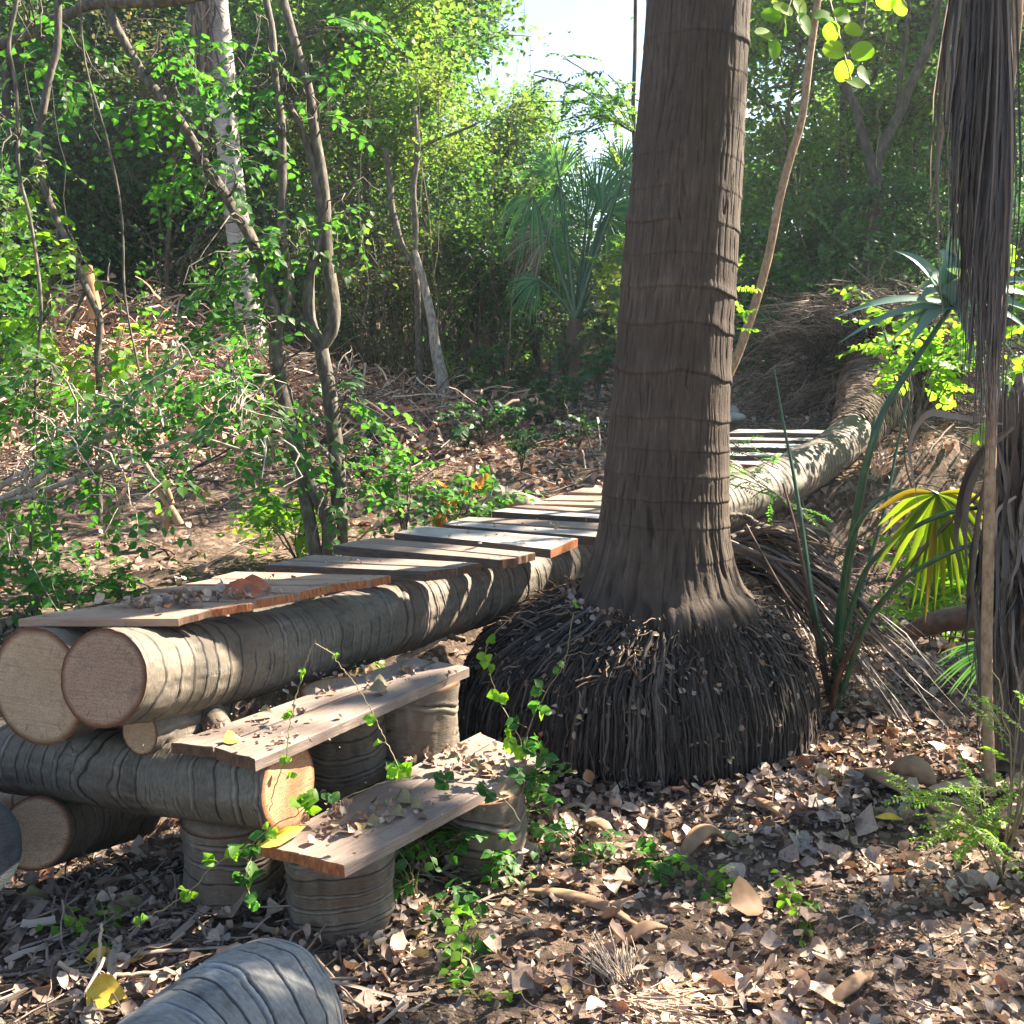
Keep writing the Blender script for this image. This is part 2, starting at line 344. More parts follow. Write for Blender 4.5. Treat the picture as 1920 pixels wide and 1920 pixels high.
def mk_trunk():
    t = NT('big_palm_bark'); uv = t.uv(); n1 = t.noise(t.mapv(uv, (1, .1, 1)), 70, 6, .7); n2 = t.noise(t.oc(), 3, 4); n3 = t.noise(t.mapv(uv, (1, .5, 1)), 160, 3, .6)
    f = t.n('Math', operation='MULTIPLY_ADD', i_0=n1, i_1=.6, i_2=t.n('Math', operation='MULTIPLY', i_0=n2, i_1=.4).outputs[0]).outputs[0]
    c = t.ramp(f, [(.3, (.036, .026, .019)), (.52, (.076, .055, .041)), (.72, (.175, .13, .096))])
    a = t.attr()
    c = t.mix(t.n('MapRange', i_0=a, i_1=.42, i_2=.0, i_4=.8).outputs[0], c, (.022, .016, .012))
    c = t.mix(t.n('MapRange', i_0=a, i_1=.55, i_2=1.0, i_4=.5).outputs[0], c, (.27, .23, .195))
    h = t.n('Math', operation='MULTIPLY_ADD', i_0=n3, i_1=.5, i_2=n1).outputs[0]
    return t.fin(c, .85, bump=h, bs=.8, bd=.006, spec=.3)
M['trunk'] = mk_trunk()
def mk_plank(name, a, b, dark, endc):
    t = NT(name); uv = t.uv(); oi = t.n('ObjectInfo').outputs['Random']
    off = t.n('CombineXYZ', i_0=oi, i_1=t.n('Math', operation='MULTIPLY', i_0=oi, i_1=37.).outputs[0]).outputs[0]
    v = t.n('VectorMath', operation='ADD', i_0=uv, i_1=off).outputs[0]
    g = t.noise(t.mapv(v, (1.2, 22, 1)), 9, 6, .7); bl = t.noise(v, 6, 4); fine = t.noise(t.mapv(v, (4, 60, 1)), 14, 3, .6)
    f = t.n('Math', operation='MULTIPLY_ADD', i_0=g, i_1=.65, i_2=t.n('Math', operation='MULTIPLY', i_0=bl, i_1=.35).outputs[0]).outputs[0]
    c = t.ramp(f, [(.3, dark), (.5, b), (.68, a)])
    c = t.mix(t.n('MapRange', i_0=fine, i_1=.6, i_2=.75, i_4=.6).outputs[0], c, dark)
    dirt = t.noise(v, 28, 4, .75); c = t.mix(t.n('MapRange', i_0=dirt, i_1=.6, i_2=.7, i_4=.55).outputs[0], c, (.07, .05, .035))
    bs_ = t.noise(t.mapv(v, (1, 2.2, 1)), 7.5, 3, .6); c = t.mix(t.n('MapRange', i_0=bs_, i_1=.52, i_2=.66, i_4=.5).outputs[0], c, tuple(q * 1.4 for q in dark))
    ck = t.noise(t.mapv(v, (.8, 40, 1)), 5, 2, .5); c = t.mix(t.n('MapRange', i_0=ck, i_1=.69, i_2=.71, i_4=.85).outputs[0], c, (.03, .02, .015))
    h = t.n('Math', operation='MULTIPLY_ADD', i_0=fine, i_1=.6, i_2=g).outputs[0]
    return t.fin(c, .62, bump=h, bs=.6, bd=.003, spec=.45)
M['pl_orange'] = mk_plank('plank_wood_warm', (.52, .38, .28), (.38, .25, .17), (.2, .12, .08), None)
M['pl_grey'] = mk_plank('plank_wood_weathered', (.38, .31, .26), (.25, .19, .155), (.11, .08, .06), None)
M['pl_pale'] = mk_plank('plank_wood_pale_grey', (.52, .49, .47), (.38, .35, .33), (.2, .17, .15), None)
M['pl_end'] = m_simple('plank_end_grain', [(.3, (.16, .05, .02)), (.6, (.42, .15, .055)), (.8, (.55, .25, .1))], 40, (1, 6, 1), .8, .6, .003)
M['pl_enddark'] = m_simple('plank_end_grain_dark', [(.3, (.05, .03, .02)), (.6, (.14, .07, .04)), (.8, (.28, .12, .06))], 40, (1, 6, 1), .8, .6, .003)
M['root'] = m_simple('root_fibre', [(.25, (.018, .014, .011)), (.55, (.048, .038, .031)), (.85, (.14, .113, .093))], 60, (1, 1, 1), .85, .5, .002, .6)
M['rootbrown'] = m_simple('root_fibre_brown', [(.25, (.035, .022, .015)), (.55, (.1, .065, .045)), (.85, (.26, .18, .125))], 40, (1, 1, 1), .85, .5, .002, .6)
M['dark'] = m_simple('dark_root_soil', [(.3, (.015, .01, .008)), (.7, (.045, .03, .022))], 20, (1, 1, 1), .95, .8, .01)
def mk_soil():
    t = NT('forest_soil'); o = t.oc(); n1 = t.noise(o, 1.6, 6, .7); n2 = t.noise(o, 24, 6, .75); v = t.n('TexVoronoi', i_Vector=o, i_Scale=34).outputs['Color']
    f = t.n('Math', operation='MULTIPLY_ADD', i_0=n1, i_1=.45, i_2=t.n('Math', operation='MULTIPLY', i_0=n2, i_1=.55).outputs[0]).outputs[0]
    c = t.ramp(f, [(.32, (.045, .032, .024)), (.5, (.125, .088, .065)), (.66, (.26, .19, .145))])
    sv = t.n('SeparateXYZ', i_Vector=v).outputs[0]
    c = t.mix(t.n('MapRange', i_0=sv, i_1=.72, i_2=.78, i_4=.6).outputs[0], c, (.34, .24, .18))
    c = t.mix(t.n('MapRange', i_0=sv, i_1=.2, i_2=.12, i_4=.6).outputs[0], c, (.04, .03, .02))
    return t.fin(c, .95, bump=n2, bs=1, bd=.03, spec=.2)
M['soil'] = mk_soil(); M['pl_shade_nail'] = m_simple('plank_side_shade_and_nails', [(.3, (.045, .033, .026)), (.7, (.12, .09, .07))], 20, (1, 1, 8), .85, .5, .002)  # shade painted into the near plank sides; nail heads share this material
def mk_litter(name, stops, tf=.12):
    t = NT(name); c = t.ramp(t.attr(), stops, 'CONSTANT'); n = t.noise(t.oc(), 90, 3)
    c = t.mix(t.n('MapRange', i_0=n, i_1=.45, i_2=.7, i_4=.5).outputs[0], c, t.mix(1, c, (.45, .4, .38), 'MULTIPLY'))
    u = t.n('SeparateXYZ', i_Vector=t.uv()).outputs[1]; ab = t.n('Math', operation='ABSOLUTE', i_0=u).outputs[0]
    c = t.mix(t.n('Math', operation='LESS_THAN', i_0=ab, i_1=.06).outputs[0], c, t.mix(1, c, (1.25, 1.2, 1.1), 'MULTIPLY'))
    return t.fin(c, .6, trans=t.mix(1, c, (1.1, .8, .5), 'MULTIPLY'), tf=tf, bump=n, bs=.4, bd=.003, spec=.35)
LS = [(0, (0.323, 0.233, 0.179)), (.1, (0.454, 0.334, 0.261)), (.22, (0.215, 0.157, 0.121)), (.34, (0.392, 0.301, 0.238)), (.46, (0.523, 0.402, 0.312)), (.56, (0.128, 0.087, 0.065)), (.66, (0.351, 0.239, 0.179)), (.76, (0.293, 0.251, 0.217)), (.85, (0.441, 0.353, 0.286)), (.93, (0.362, 0.173, 0.101)), (.965, (0.523, 0.390, 0.173)), (.985, (0.219, 0.202, 0.107))]
M['litter'] = mk_litter('dry_leaves', LS)
M['litterfar'] = mk_litter('dry_leaves_reddish', [(0, (.36, .23, .17)), (.2, (.46, .32, .25)), (.4, (.2, .13, .1)), (.55, (.4, .27, .2)), (.7, (.55, .45, .38)), (.82, (.44, .21, .12)), (.9, (.26, .2, .17))])
M['twig'] = m_simple('dry_twigs', [(.2, (.05, .036, .028)), (.5, (.14, .1, .078)), (.85, (.36, .28, .22))], 30, (1, 1, 1), .85, .4, .002, .7)
M['twigw'] = m_simple('pale_dry_twigs', [(.2, (.25, .17, .11)), (.5, (.42, .3, .21)), (.85, (.6, .48, .36))], 30, (1, 1, 1), .8, .4, .002, .7)
M['frond_dead'] = m_simple('dead_frond_grey', [(.2, (.06, .045, .035)), (.5, (.17, .13, .1)), (.85, (.38, .31, .25))], 14, (1, 1, 1), .6, .4, .002, .7)
M['frond_brown'] = m_simple('dead_frond_brown', [(.2, (.03, .021, .015)), (.5, (.085, .06, .043)), (.85, (.25, .185, .135))], 14, (1, 1, 1), .55, .4, .002, .7)
M['brush'] = m_simple('dry_brush', [(.2, (.25, .14, .09)), (.5, (.46, .29, .2)), (.85, (.66, .5, .38))], 14, (1, 1, 1), .8, .4, .002, .75)
M['bark'] = m_simple('tree_bark_brown', [(.3, (.04, .032, .024)), (.5, (.1, .082, .062)), (.72, (.21, .19, .15))], 35, (1, 1, .35), .85, .8, .006)
M['barkl'] = m_simple('tree_bark_light', [(.3, (.17, .14, .11)), (.5, (.33, .28, .23)), (.72, (.5, .46, .4))], 30, (1, 1, .5), .85, .6, .005)
M['barko'] = m_simple('tree_bark_tan', [(.3, (.17, .1, .05)), (.5, (.32, .2, .11)), (.72, (.42, .3, .19))], 60, (1, 1, .5), .8, .7, .004)
M['barkd'] = m_simple('tree_bark_dark', [(.3, (.03, .025, .02)), (.5, (.07, .058, .048)), (.72, (.14, .12, .1))], 20, (1, 1, .4), .9, .8, .008)
M['leaf'] = m_leaf('leaves_green', [(0, (.018, .075, .02)), (.5, (.035, .135, .028)), (.88, (.065, .2, .035)), (1, (.16, .26, .04))], 2.2, .5)
M['leafy'] = m_leaf('leaves_young', [(0, (.09, .22, .02)), (.6, (.14, .31, .03)), (1, (.24, .38, .04))], 2.0, .6)
M['leafd'] = m_leaf('leaves_dark', [(0, (.014, .05, .018)), (.6, (.03, .09, .03)), (1, (.05, .13, .035))], 2.0, .35, vein=False)
M['bgA'] = m_leaf('forest_leaves_green', [(0, (.025, .085, .035)), (.5, (.045, .145, .045)), (.94, (.08, .21, .05)), (1, (.3, .32, .06))], 2.1, .5, .55, vein=False, olive=(.1, .13, .05))
M['bgB'] = m_leaf('forest_leaves_blue_green', [(0, (.03, .085, .045)), (.6, (.05, .14, .06)), (1, (.1, .2, .07))], 1.9, .45, .55, (1.0, 1.1, .55), vein=False, olive=(.06, .09, .05))
M['bgC'] = m_leaf('forest_leaves_yellow_green', [(0, (.05, .14, .04)), (.6, (.1, .23, .055)), (.93, (.17, .29, .06)), (1, (.45, .3, .06))], 1.8, .55, .55, vein=False, olive=(.16, .2, .07))
M['bgD'] = m_leaf('forest_leaves_brownish', [(0, (.04, .075, .035)), (.5, (.075, .115, .055)), (.8, (.16, .14, .09)), (1, (.34, .24, .15))], 1.5, .35, .7, vein=False)
M['fan'] = m_leaf('fan_palm_green', [(0, (.05, .15, .08)), (.6, (.09, .25, .12)), (1, (.15, .33, .12))], 2.0, .45, .32, (1.2, 1.05, .3), vein=False)
M['fanblue'] = m_leaf('fan_palm_glossy', [(0, (.1, .19, .17)), (1, (.17, .29, .25))], 1.5, .25, .3, (1., 1.05, .4), vein=False)
M['fany'] = m_leaf('fan_palm_yellowing', [(0, (.1, .19, .03)), (.6, (.19, .28, .035)), (.88, (.28, .3, .04)), (1, (.32, .17, .06))], 1.5, .6, .4, (1.1, 1., .3), vein=False)
M['petiole'] = m_simple('palm_petiole', [(.3, (.02, .06, .03)), (.7, (.05, .13, .06))], 20, (1, 1, 1), .3, .2, .002)
M['petbrown'] = m_simple('brown_petiole', [(.3, (.06, .03, .018)), (.7, (.17, .09, .055))], 20, (1, 1, 1), .55, .3, .002)
M['stem'] = m_simple('vine_stem', [(.3, (.16, .13, .06)), (.7, (.3, .24, .12))], 40, (1, 1, 1), .7, .3, .001)
M['yellow'] = m_simple('yellow_leaf', [(.3, (.5, .3, .02)), (.7, (.75, .5, .05))], 30, (1, 1, 1), .6, .3, .002)
M['orange'] = m_simple('orange_curled_leaf', [(.3, (.25, .06, .02)), (.7, (.5, .14, .05))], 30, (1, 1, 1), .5, .4, .002)
M['sheath'] = m_simple('brown_leaf_sheath', [(.3, (.14, .07, .035)), (.7, (.36, .22, .12))], 12, (1, 1, 1), .7, .5, .004)
M['olive'] = m_simple('olive_dry_leaf', [(.3, (.12, .1, .05)), (.7, (.3, .26, .15))], 30, (1, 1, 1), .7, .4, .003)
M['leaforange'] = m_leaf('leaves_turned_orange', [(0, (.45, .17, .05)), (1, (.6, .3, .08))], 1.2, .5)
M['stone'] = m_simple('stone', [(.3, (.17, .16, .15)), (.7, (.36, .35, .34))], 12, (1, 1, 1), .8, .7, .01)

# ------------------------------------------------------------------ ground
def build_ground():
    g = lambda a, n, c, k: c + np.sinh(np.linspace(-1, 1, n) * k) / math.sinh(k) * a
    xs = np.unique(np.r_[np.arange(-6, 6.001, .045), -6 - np.geomspace(.05, 40, 40), 6 + np.geomspace(.05, 40, 40)])
    ys = np.unique(np.r_[np.arange(.4, 10, .045), np.arange(10, 18, .12), 18 + np.geomspace(.1, 38, 40), .4 - np.geomspace(.05, 11, 16)])
    X, Y = np.meshgrid(xs, ys); Z = ground(X, Y); n, m = X.shape
    i = np.arange(n - 1)[:, None] * m + np.arange(m - 1)[None]
    f = np.stack([i, i + 1, i + m + 1, i + m], -1).reshape(-1, 4)
    b = MB(); b.add(np.stack([X, Y, Z], -1), f, 0., np.stack([X, Y], -1)); o = b.build('ground', M['soil']); tag(o, kind='structure')
build_ground()

# ------------------------------------------------------------------ logs
def palm_rings(spacing, amp, seed, lum=1.):
    def f(TH, L, Rr):
        x, y = np.cos(TH), np.sin(TH)
        w = L / spacing + .25 * np.sin(TH + seed) + 1.1 * (fbm(x * .8 + 7, y * .8, L * 1.5, seed) - .5) + 2.6 * (vn(L * 4.5, seed * 3.1, 0, seed) - .5)
        fr = w - np.floor(w); h = hash3(np.floor(w).astype(np.int64), 3, 5, seed)
        brk = sm((vn(x * 1.7, y * 1.7, L * 6, seed + 4) - .2) * 5)
        fr = fr + .12 * (vn(x * 2.5, y * 2.5, L * 25, seed + 9) - .5); scar = np.exp(-((fr - .27) / .07) ** 2) * brk; groove = np.exp(-((fr - .42) / .045) ** 2) * brk * (h > .45); g2 = np.exp(-((fr - .13) / .045) ** 2) * brk
        n = fbm(x * 5, y * 5, L * 9, seed + 1, 3) - .5; lump = fbm(x * 1.5, y * 1.5, L * 1.6, seed + 2, 2) - .5
        f2 = fbm(x * 11, y * 11, L * 45, seed + 12, 2) - .5; D = amp * (scar * .25 - groove * .7 * h - g2 * 1.3 + .45 * (1 - fr) * brk) * (.3 + h) + n * .007 * (Rr / .13) + f2 * .0035 + lump * .022 * (Rr / .13)
        c = .5 + (h - .5) * .34 + .34 * scar * h - .45 * groove - .7 * g2 + n * .5 + f2 * .35
        fe = .3 + .7 * sm(np.minimum(L, L.max() - L) / .05)
        return D * fe, np.clip(c, 0, 1)
    return f
def cut_disc(ring, ctr, axis, K=9, rough_=.004, seed=1):
    n = len(ring) - 1; ts = np.linspace(0, 1, K + 1)[1:] ** .8; v = [ctr + axis * .002]; r = [0.]; uv = [[0, 0]]
    ref = nrm(ring[0] - ctr); oth = np.cross(axis, ref)
    for t in ts:
        p = ctr + (ring[:n] - ctr) * t; q = p - ctr; u, w = q @ ref, q @ oth
        p = p + axis * (rough_ * (fbm(u * 40, w * 40, 0, seed) - .5) * (1 if t < 1 else 0) + (.002 if t < 1 else 0))[:, None] if t < 1 else p
        v.extend(p); r.extend([t] * n); uv.extend(np.column_stack([u, w]))
    mb = MB(); f3 = [[0, 1 + i, 1 + (i + 1) % n] for i in range(n)]
    f4 = [[1 + k * n + i, 1 + (k + 1) * n + i, 1 + (k + 1) * n + (i + 1) % n, 1 + k * n + (i + 1) % n] for k in range(K) for i in range(n) if k < len(ts) - 1]
    mb.add(np.array(v), f3, np.array(r), np.array(uv)); mb.f4.append(np.array(f4)); mb.m4.append(np.zeros(len(f4))); return mb
def make_log(name, label, pts, nL, nA=96, mat='log', cutm=('cut', 'cut'), rings=(.07, .004, 3), group=None, cat='log', cutlab=None, tilt=0., faces=(1, 1)):
    pts = np.asarray(pts, float); o = T(name, label, cat, pts[0, :3] - [0, 0, pts[0, 3]], group)
    v, f, r, uv, pa = grid_tube(pts[:, :3], pts[:, 3], nL, nA, palm_rings(*rings))
    vv = v.reshape(nL, nA + 1, 3)
    mb = MB(); mb.add(vv, f, r, uv); mb.build('bark', M[mat], o)
    for k, (e, s_) in enumerate(((0, 1), (-1, -1))):
        if not faces[k]: continue
        ax = nrm(pa[e] - pa[e + s_]); c = cut_disc(vv[e], pa[e], ax, seed=rings[2]).build('cut_face', M[cutm[k]], o)
    return o, vv, pa
_pl = lambda *a: np.array([list(P(x, y, d)) + [r] for x, y, d, r in a])
L2 = _pl((193, 1272, 2.6, .121), (300, 1262, 2.83, .121), (500, 1222, 3.2, .123), (700, 1168, 3.65, .127), (900, 1110, 4.15, .131), (1060, 1068, 4.6, .134), (1220, 1005, 5.15, .138), (1350, 947, 5.7, .138), (1450, 909, 6.2, .139), (1510, 879, 6.6, .14), (1565, 846, 7.05, .144), (1606, 808, 7.55, .168), (1630, 766, 8.05, .23), (1648, 728, 8.5, .3), (1664, 700, 8.9, .36))
fallen, L2v, L2p = make_log('fallen_palm', 'long fallen palm trunk carrying the plank bridge, torn roots at its far right end', L2, 2700, 110, 'log', ('cutpink', 'cut'), (.058, .0055, 3), cat='fallen palm', faces=(1, 0))
off = np.array([-.85, .52, 0])
a1 = P(72, 1288, 2.75); L1 = [list(a1) + [.156]]
for q in L2[2:9]: L1.append(list(q[:3] + off * .285 + [0, 0, -.012]) + [q[3] + .006])
L1 = np.array(L1)
make_log('bridge_log', 'thick sawn palm log under the left side of the plank bridge, reaching out furthest left', L1, 1600, 110, 'log', ('cut', 'cut'), (.065, .005, 8), 'palm logs of the footbridge and steps')
cx = _pl((542, 1473, 2.7, .112), (300, 1450, 2.87, .11), (0, 1414, 3.08, .106), (-220, 1385, 3.3, .105))
make_log('cross_log', 'palm log lying crosswise beneath the two bridge logs with a sunlit orange sawn end', cx, 520, 110, 'log', ('cutbright', 'cut'), (.06, .0045, 14), 'palm logs of the footbridge and steps')
make_log('ground_log', 'short dark log on the shaded ground under the cross log, brown sawn end showing', _pl((66, 1562, 2.88, .098), (150, 1540, 3.2, .098), (250, 1518, 3.6, .098)), 200, 80, 'log', ('cut', 'cut'), (.08, .004, 22), 'palm logs of the footbridge and steps')
make_log('ground_log', 'bluish grey weathered log end cut off by the left edge of the photo', _pl((-62, 1598, 2.5, .125), (-160, 1560, 2.8, .125), (-330, 1510, 3.4, .125)), 200, 80, 'log', ('cutgrey', 'cutgrey'), (.08, .004, 25), 'palm logs of the footbridge and steps')
make_log('ground_log', 'pale bleached log lying behind the dark short log at far left', _pl((-40, 1512, 3.5, .07), (120, 1508, 3.3, .07)), 120, 60, 'white', ('cut', 'cut'), (.08, .003, 27), 'palm logs of the footbridge and steps')
make_log('foreground_log', 'stout silvery ringed log at the bottom edge in front of the steps', _pl((522, 1905, 2.13, .152), (440, 1960, 2.0, .15), (330, 2050, 1.86, .15), (200, 2190, 1.68, .15)), 520, 130, 'logsilver', ('cut', 'cut'), (.042, .0065, 33), 'palm logs of the footbridge and steps')
make_log('chock_log', 'small wedge of palm log propped under the right bridge log beside the upper step', _pl((262, 1372, 2.78, .062), (330, 1350, 2.9, .07), (400, 1325, 3.1, .07)), 120, 60, 'log', ('cut', 'cut'), (.07, .004, 36), 'palm logs of the footbridge and steps')
make_log('chock_log', 'thin grey stub leaning beside the wedge behind the upper step', _pl((392, 1330, 2.95, .036), (408, 1365, 2.9, .038), (425, 1400, 2.87, .04)), 60, 40, 'log', ('cut', 'cut'), (.07, .003, 37), 'palm logs of the footbridge and steps')
make_log('distant_log', 'short pale sawn log poking up from the bank behind the bridge', _pl((926, 928, 5.95, .062), (960, 938, 6.05, .06), (1020, 958, 6.2, .06)), 120, 60, 'logw', ('logw', 'cut'), (.09, .002, 40), 'palm logs of the footbridge and steps')
def stump(name, label, px, dm, r, ztop, zbot, seed, mat='log'):
    c = P(px, 1400, dm); n = 5; z = np.linspace(ztop, zbot, n)
    pts = np.column_stack([np.full(n, c[0]), np.full(n, c[1]), z, r * (1 + .05 * np.sin(np.arange(n) * 2. + seed))])
    # keep world xy under the given pixel column
    pts[:, 0] = (px - 960) / F * dm; pts[:, 1] = dm * cp + (1.5 - (ztop + zbot) / 2) * sp_ * .0 + dm * 0
    pts[:, 1] = (dm - (1.5 - (ztop + zbot) / 2) * sp_) / cp
    pts[0, 3] *= .98
    return make_log(name, label, pts, 160, 90, mat, ('cut', 'cut'), (.055, .005, seed), 'stump blocks under the steps', cat='stump block')
stump('stump_block', 'upright palm stump block under the near left end of the lower step', 641, 2.74, .139, .205, -.04, 51)
stump('stump_block', 'upright palm stump block under the sunlit end of the cross log', 436, 2.84, .124, .21, -.04, 52)
stump('stump_block', 'upright palm stump block under the right end of the upper step', 775, 3.3, .15, .425, -.2, 53)
stump('stump_block', 'shaded palm stump block under the right end of the lower step behind the green seedlings', 905, 3.03, .12, .205, -.05, 54)
stump('stump_block', 'shaded palm stump block hidden in the dark below the middle of the upper step', 645, 3.2, .13, .425, -.1, 55)

# ------------------------------------------------------------------ planks
def plank(label, px4, z, th, mat, endm, group, cat='plank', name='bridge_plank', warp=.004):
    """px4: near-left, near-right, far-right, far-left corners of the top face; z: one height or four"""
    zs = z if isinstance(z, (list, tuple)) else [z] * 4
    c = np.array([PZ(x, y, zz) for (x, y), zz in zip(px4, zs)])
    nu, nv = 40, 6; u = np.linspace(0, 1, nu)[:, None, None]; w = np.linspace(0, 1, nv)[None, :, None]
    top = (c[0] * (1 - u) + c[1] * u) * (1 - w) + (c[3] * (1 - u) + c[2] * u) * w
    L = np.linalg.norm(c[1] - c[0]); W = np.linalg.norm(c[3] - c[0]); sd = int(abs(c[0][0] * 1000)) % 97
    uu = u[..., 0] * L * np.ones((1, nv)); ww = w[..., 0] * W * np.ones((nu, 1))
    top[..., 2] += (fbm(uu * 2.5, ww * 5, 0, sd) - .5) * warp * 2
    jx = (fbm(uu * 9, ww * 3, 0, sd + 1) - .5) * .006
    nr = nrm(c[3] - c[0]); ln = nrm(c[1] - c[0])
    top += nr * np.where((w == 0) | (w == 1), jx[..., None], 0)
    e = (vn(ww * 60, sd) - .5) * .008
    top[0] += ln * e[0][:, None]; top[-1] += ln * e[-1][:, None]
    bot = top - np.array([0, 0, th]); bev = .0022
    mb = MB(); i = np.arange(nu - 1)[:, None] * nv + np.arange(nv - 1)[None]; f = np.stack([i, i + nv, i + nv + 1, i + 1], -1).reshape(-1, 4)
    uvt = np.stack([uu, ww], -1)
    tb = top.copy(); tb[:, 0] += nr * bev; tb[:, -1] -= nr * bev; tb[0] += ln * bev; tb[-1] -= ln * bev
    mb.add(tb, f, .5, uvt); mb.add(bot, f[:, ::-1], .5, uvt)
    def side(a, b, m_, uv_a, vb):
        k = len(a); vs = np.vstack([a, b]); ff = [[j, j + 1, k + j + 1, k + j] for j in range(k - 1)]
        mb.add(vs, ff, .5, np.vstack([uv_a, uv_a + [0, vb]]), m_)
    lo = lambda q: q - np.array([0, 0, bev])
    for (a_t, a_m, a_b, m_, uva) in ((tb[:, 0], lo(top[:, 0]), bot[:, 0], 2 if not mat.endswith('orange') and th > .0301 else 0, uvt[:, 0]), (tb[::-1, -1], lo(top[::-1, -1]), bot[::-1, -1], 0, uvt[::-1, -1]),  # near side of thick non-orange boards takes the painted shade
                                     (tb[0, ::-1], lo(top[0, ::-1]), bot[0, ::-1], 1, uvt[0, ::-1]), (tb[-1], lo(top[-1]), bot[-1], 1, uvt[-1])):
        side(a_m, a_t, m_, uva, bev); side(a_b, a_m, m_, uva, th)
    hx = np.linspace(0, 2 * np.pi, 9)[:-1]
    for iu in (3, nu - 4):
        for iw in (1, nv - 2):
            q = top[iu, iw] + np.array([0, 0, .0012]); vv_ = np.vstack([q + [0, 0, .0006], q + .0042 * (np.cos(hx)[:, None] * ln + np.sin(hx)[:, None] * nr)]); mb.add(vv_, [[0, 1 + k, 1 + (k + 1) % 8] for k in range(8)], .5, None, 2)
    o = mb.build(name, [M[mat], M[endm], M['pl_shade_nail']], origin=c.mean(axis=0)); o.data.shade_flat()
    return tag(o, label, cat, group)
GP = 'planks of the footbridge deck'
bp = [
 ('first bridge plank at the near left, broad and warm brown with a shaded tip', [(32, 1159), (331, 1160), (396, 1142), (178, 1137)], .742, .02, 'pl_orange', 'pl_enddark'),
 ('second bridge plank from the near left, half buried in dry leaves', [(181, 1136), (399, 1142), (476, 1130), (244, 1126)], .738, .022, 'pl_orange', 'pl_end'),
 ('third bridge plank from the near left, orange sawn end beside the curled leaves', [(246, 1124), (479, 1127), (550, 1114), (287, 1113)], .723, .024, 'pl_orange', 'pl_end'),
 ('fourth bridge plank from the near left, carrying the orange curled leaf', [(280, 1105), (560, 1111), (613, 1099), (343, 1099)], .716, .024, 'pl_orange', 'pl_end'),
 ('fifth bridge plank from the near left, warm wood with an orange end', [(345, 1096), (619, 1096), (689, 1088), (393, 1087)], .702, .025, 'pl_orange', 'pl_end'),
 ('sixth bridge plank from the near left, last of the warm orange group', [(392, 1085), (693, 1088), (732, 1078), (440, 1072)], .696, .025, 'pl_orange', 'pl_end'),
 ('front board of the grey weathered pair just after the orange planks', [(495, 1058), (796, 1071), (855, 1065), (538, 1051)], .675, .034, 'pl_grey', 'pl_enddark'),
 ('rear board of the grey weathered pair just after the orange planks, green sprig on it', [(541, 1050), (858, 1063), (901, 1055), (590, 1040)], .664, .028, 'pl_grey', 'pl_enddark'),
 ('front board of the pair next before the pale silvery plank', [(625, 1023), (935, 1050), (971, 1045), (662, 1015)], .652, .036, 'pl_grey', 'pl_enddark'),
 ('rear board of the pair next before the pale silvery plank, dark twigs on it', [(664, 1014), (972, 1044), (1004, 1036), (702, 1008)], .642, .03, 'pl_grey', 'pl_enddark'),
 ('pale silvery wide plank standing proud in the middle of the bridge', [(737, 998), (1031, 1030), (1083, 1010), (790, 985)], .65, .034, 'pl_pale', 'pl_end'),
 ('wide grey plank behind the pale silvery one, running behind the palm', [(832, 984), (1140, 1009), (1160, 999), (848, 977)], .63, .036, 'pl_pale', 'pl_enddark'),
 ('narrow rear strip of the wide grey plank behind the pale silvery one', [(851, 975), (1166, 995), (1190, 984), (880, 968)], .622, .03, 'pl_grey', 'pl_enddark'),
 ('dark edged thin plank next to the short distant log', [(922, 958), (1180, 977), (1200, 970), (950, 952)], .625, .04, 'pl_pale', 'pl_enddark'),
 ('second thin plank touching the short distant log', [(959, 950), (1206, 967), (1225, 958), (985, 947)], .618, .028, 'pl_grey', 'pl_enddark'),
 ('sunlit tan plank to the left of the big palm, front of its pair', [(1002, 944), (1240, 951), (1258, 944), (1014, 939)], .622, .038, 'pl_orange', 'pl_end'),
 ('sunlit tan plank to the left of the big palm, rear of its pair', [(1019, 936), (1263, 941), (1280, 932), (1045, 928)], .617, .028, 'pl_orange', 'pl_end'),
 ('smallest looking sunlit plank at the left edge of the big palm', [(1065, 922), (1290, 928), (1310, 919), (1092, 914)], .625, .04, 'pl_orange', 'pl_end'),
 ('sunlit plank right of the big palm, nearest one, behind feathery leaves', [(1210, 896), (1400, 904), (1412, 897), (1228, 890)], .628, .045, 'pl_orange', 'pl_end'),
 ('sunlit plank right of the big palm, second from the trunk', [(1250, 880), (1430, 887), (1441, 880), (1268, 874)], .64, .045, 'pl_orange', 'pl_end'),
 ('sunlit plank right of the big palm, third from the trunk', [(1280, 866), (1458, 872), (1469, 865), (1298, 861)], .655, .045, 'pl_pale', 'pl_end'),
 ('silvery plank right of the big palm, fourth from the trunk', [(1315, 852), (1482, 857), (1492, 850), (1328, 846)], .675, .045, 'pl_pale', 'pl_end'),
 ('silvery plank right of the big palm with an orange end, third from the far end', [(1335, 837), (1511, 840), (1521, 833), (1348, 831)], .7, .045, 'pl_pale', 'pl_end'),
 ('silvery plank next to last at the far end of the bridge', [(1345, 824), (1540, 826), (1551, 820), (1358, 818)], .722, .045, 'pl_pale', 'pl_end'),
 ('last plank at the far right end of the bridge by the fallen palm roots', [(1366, 811), (1566, 813), (1578, 806), (1383, 804)], .75, .045, 'pl_pale', 'pl_end'),
]
for lab, c4, z, th, m_, e_ in bp: plank(lab, c4, z, th, m_, e_, GP)
GS = 'planks of the two steps'
plank('dark dirty rear board of the upper step', [(397, 1401), (815, 1240), (774, 1231), (320, 1394)], .452, .028, 'pl_grey', 'pl_enddark', GS, name='step_plank')
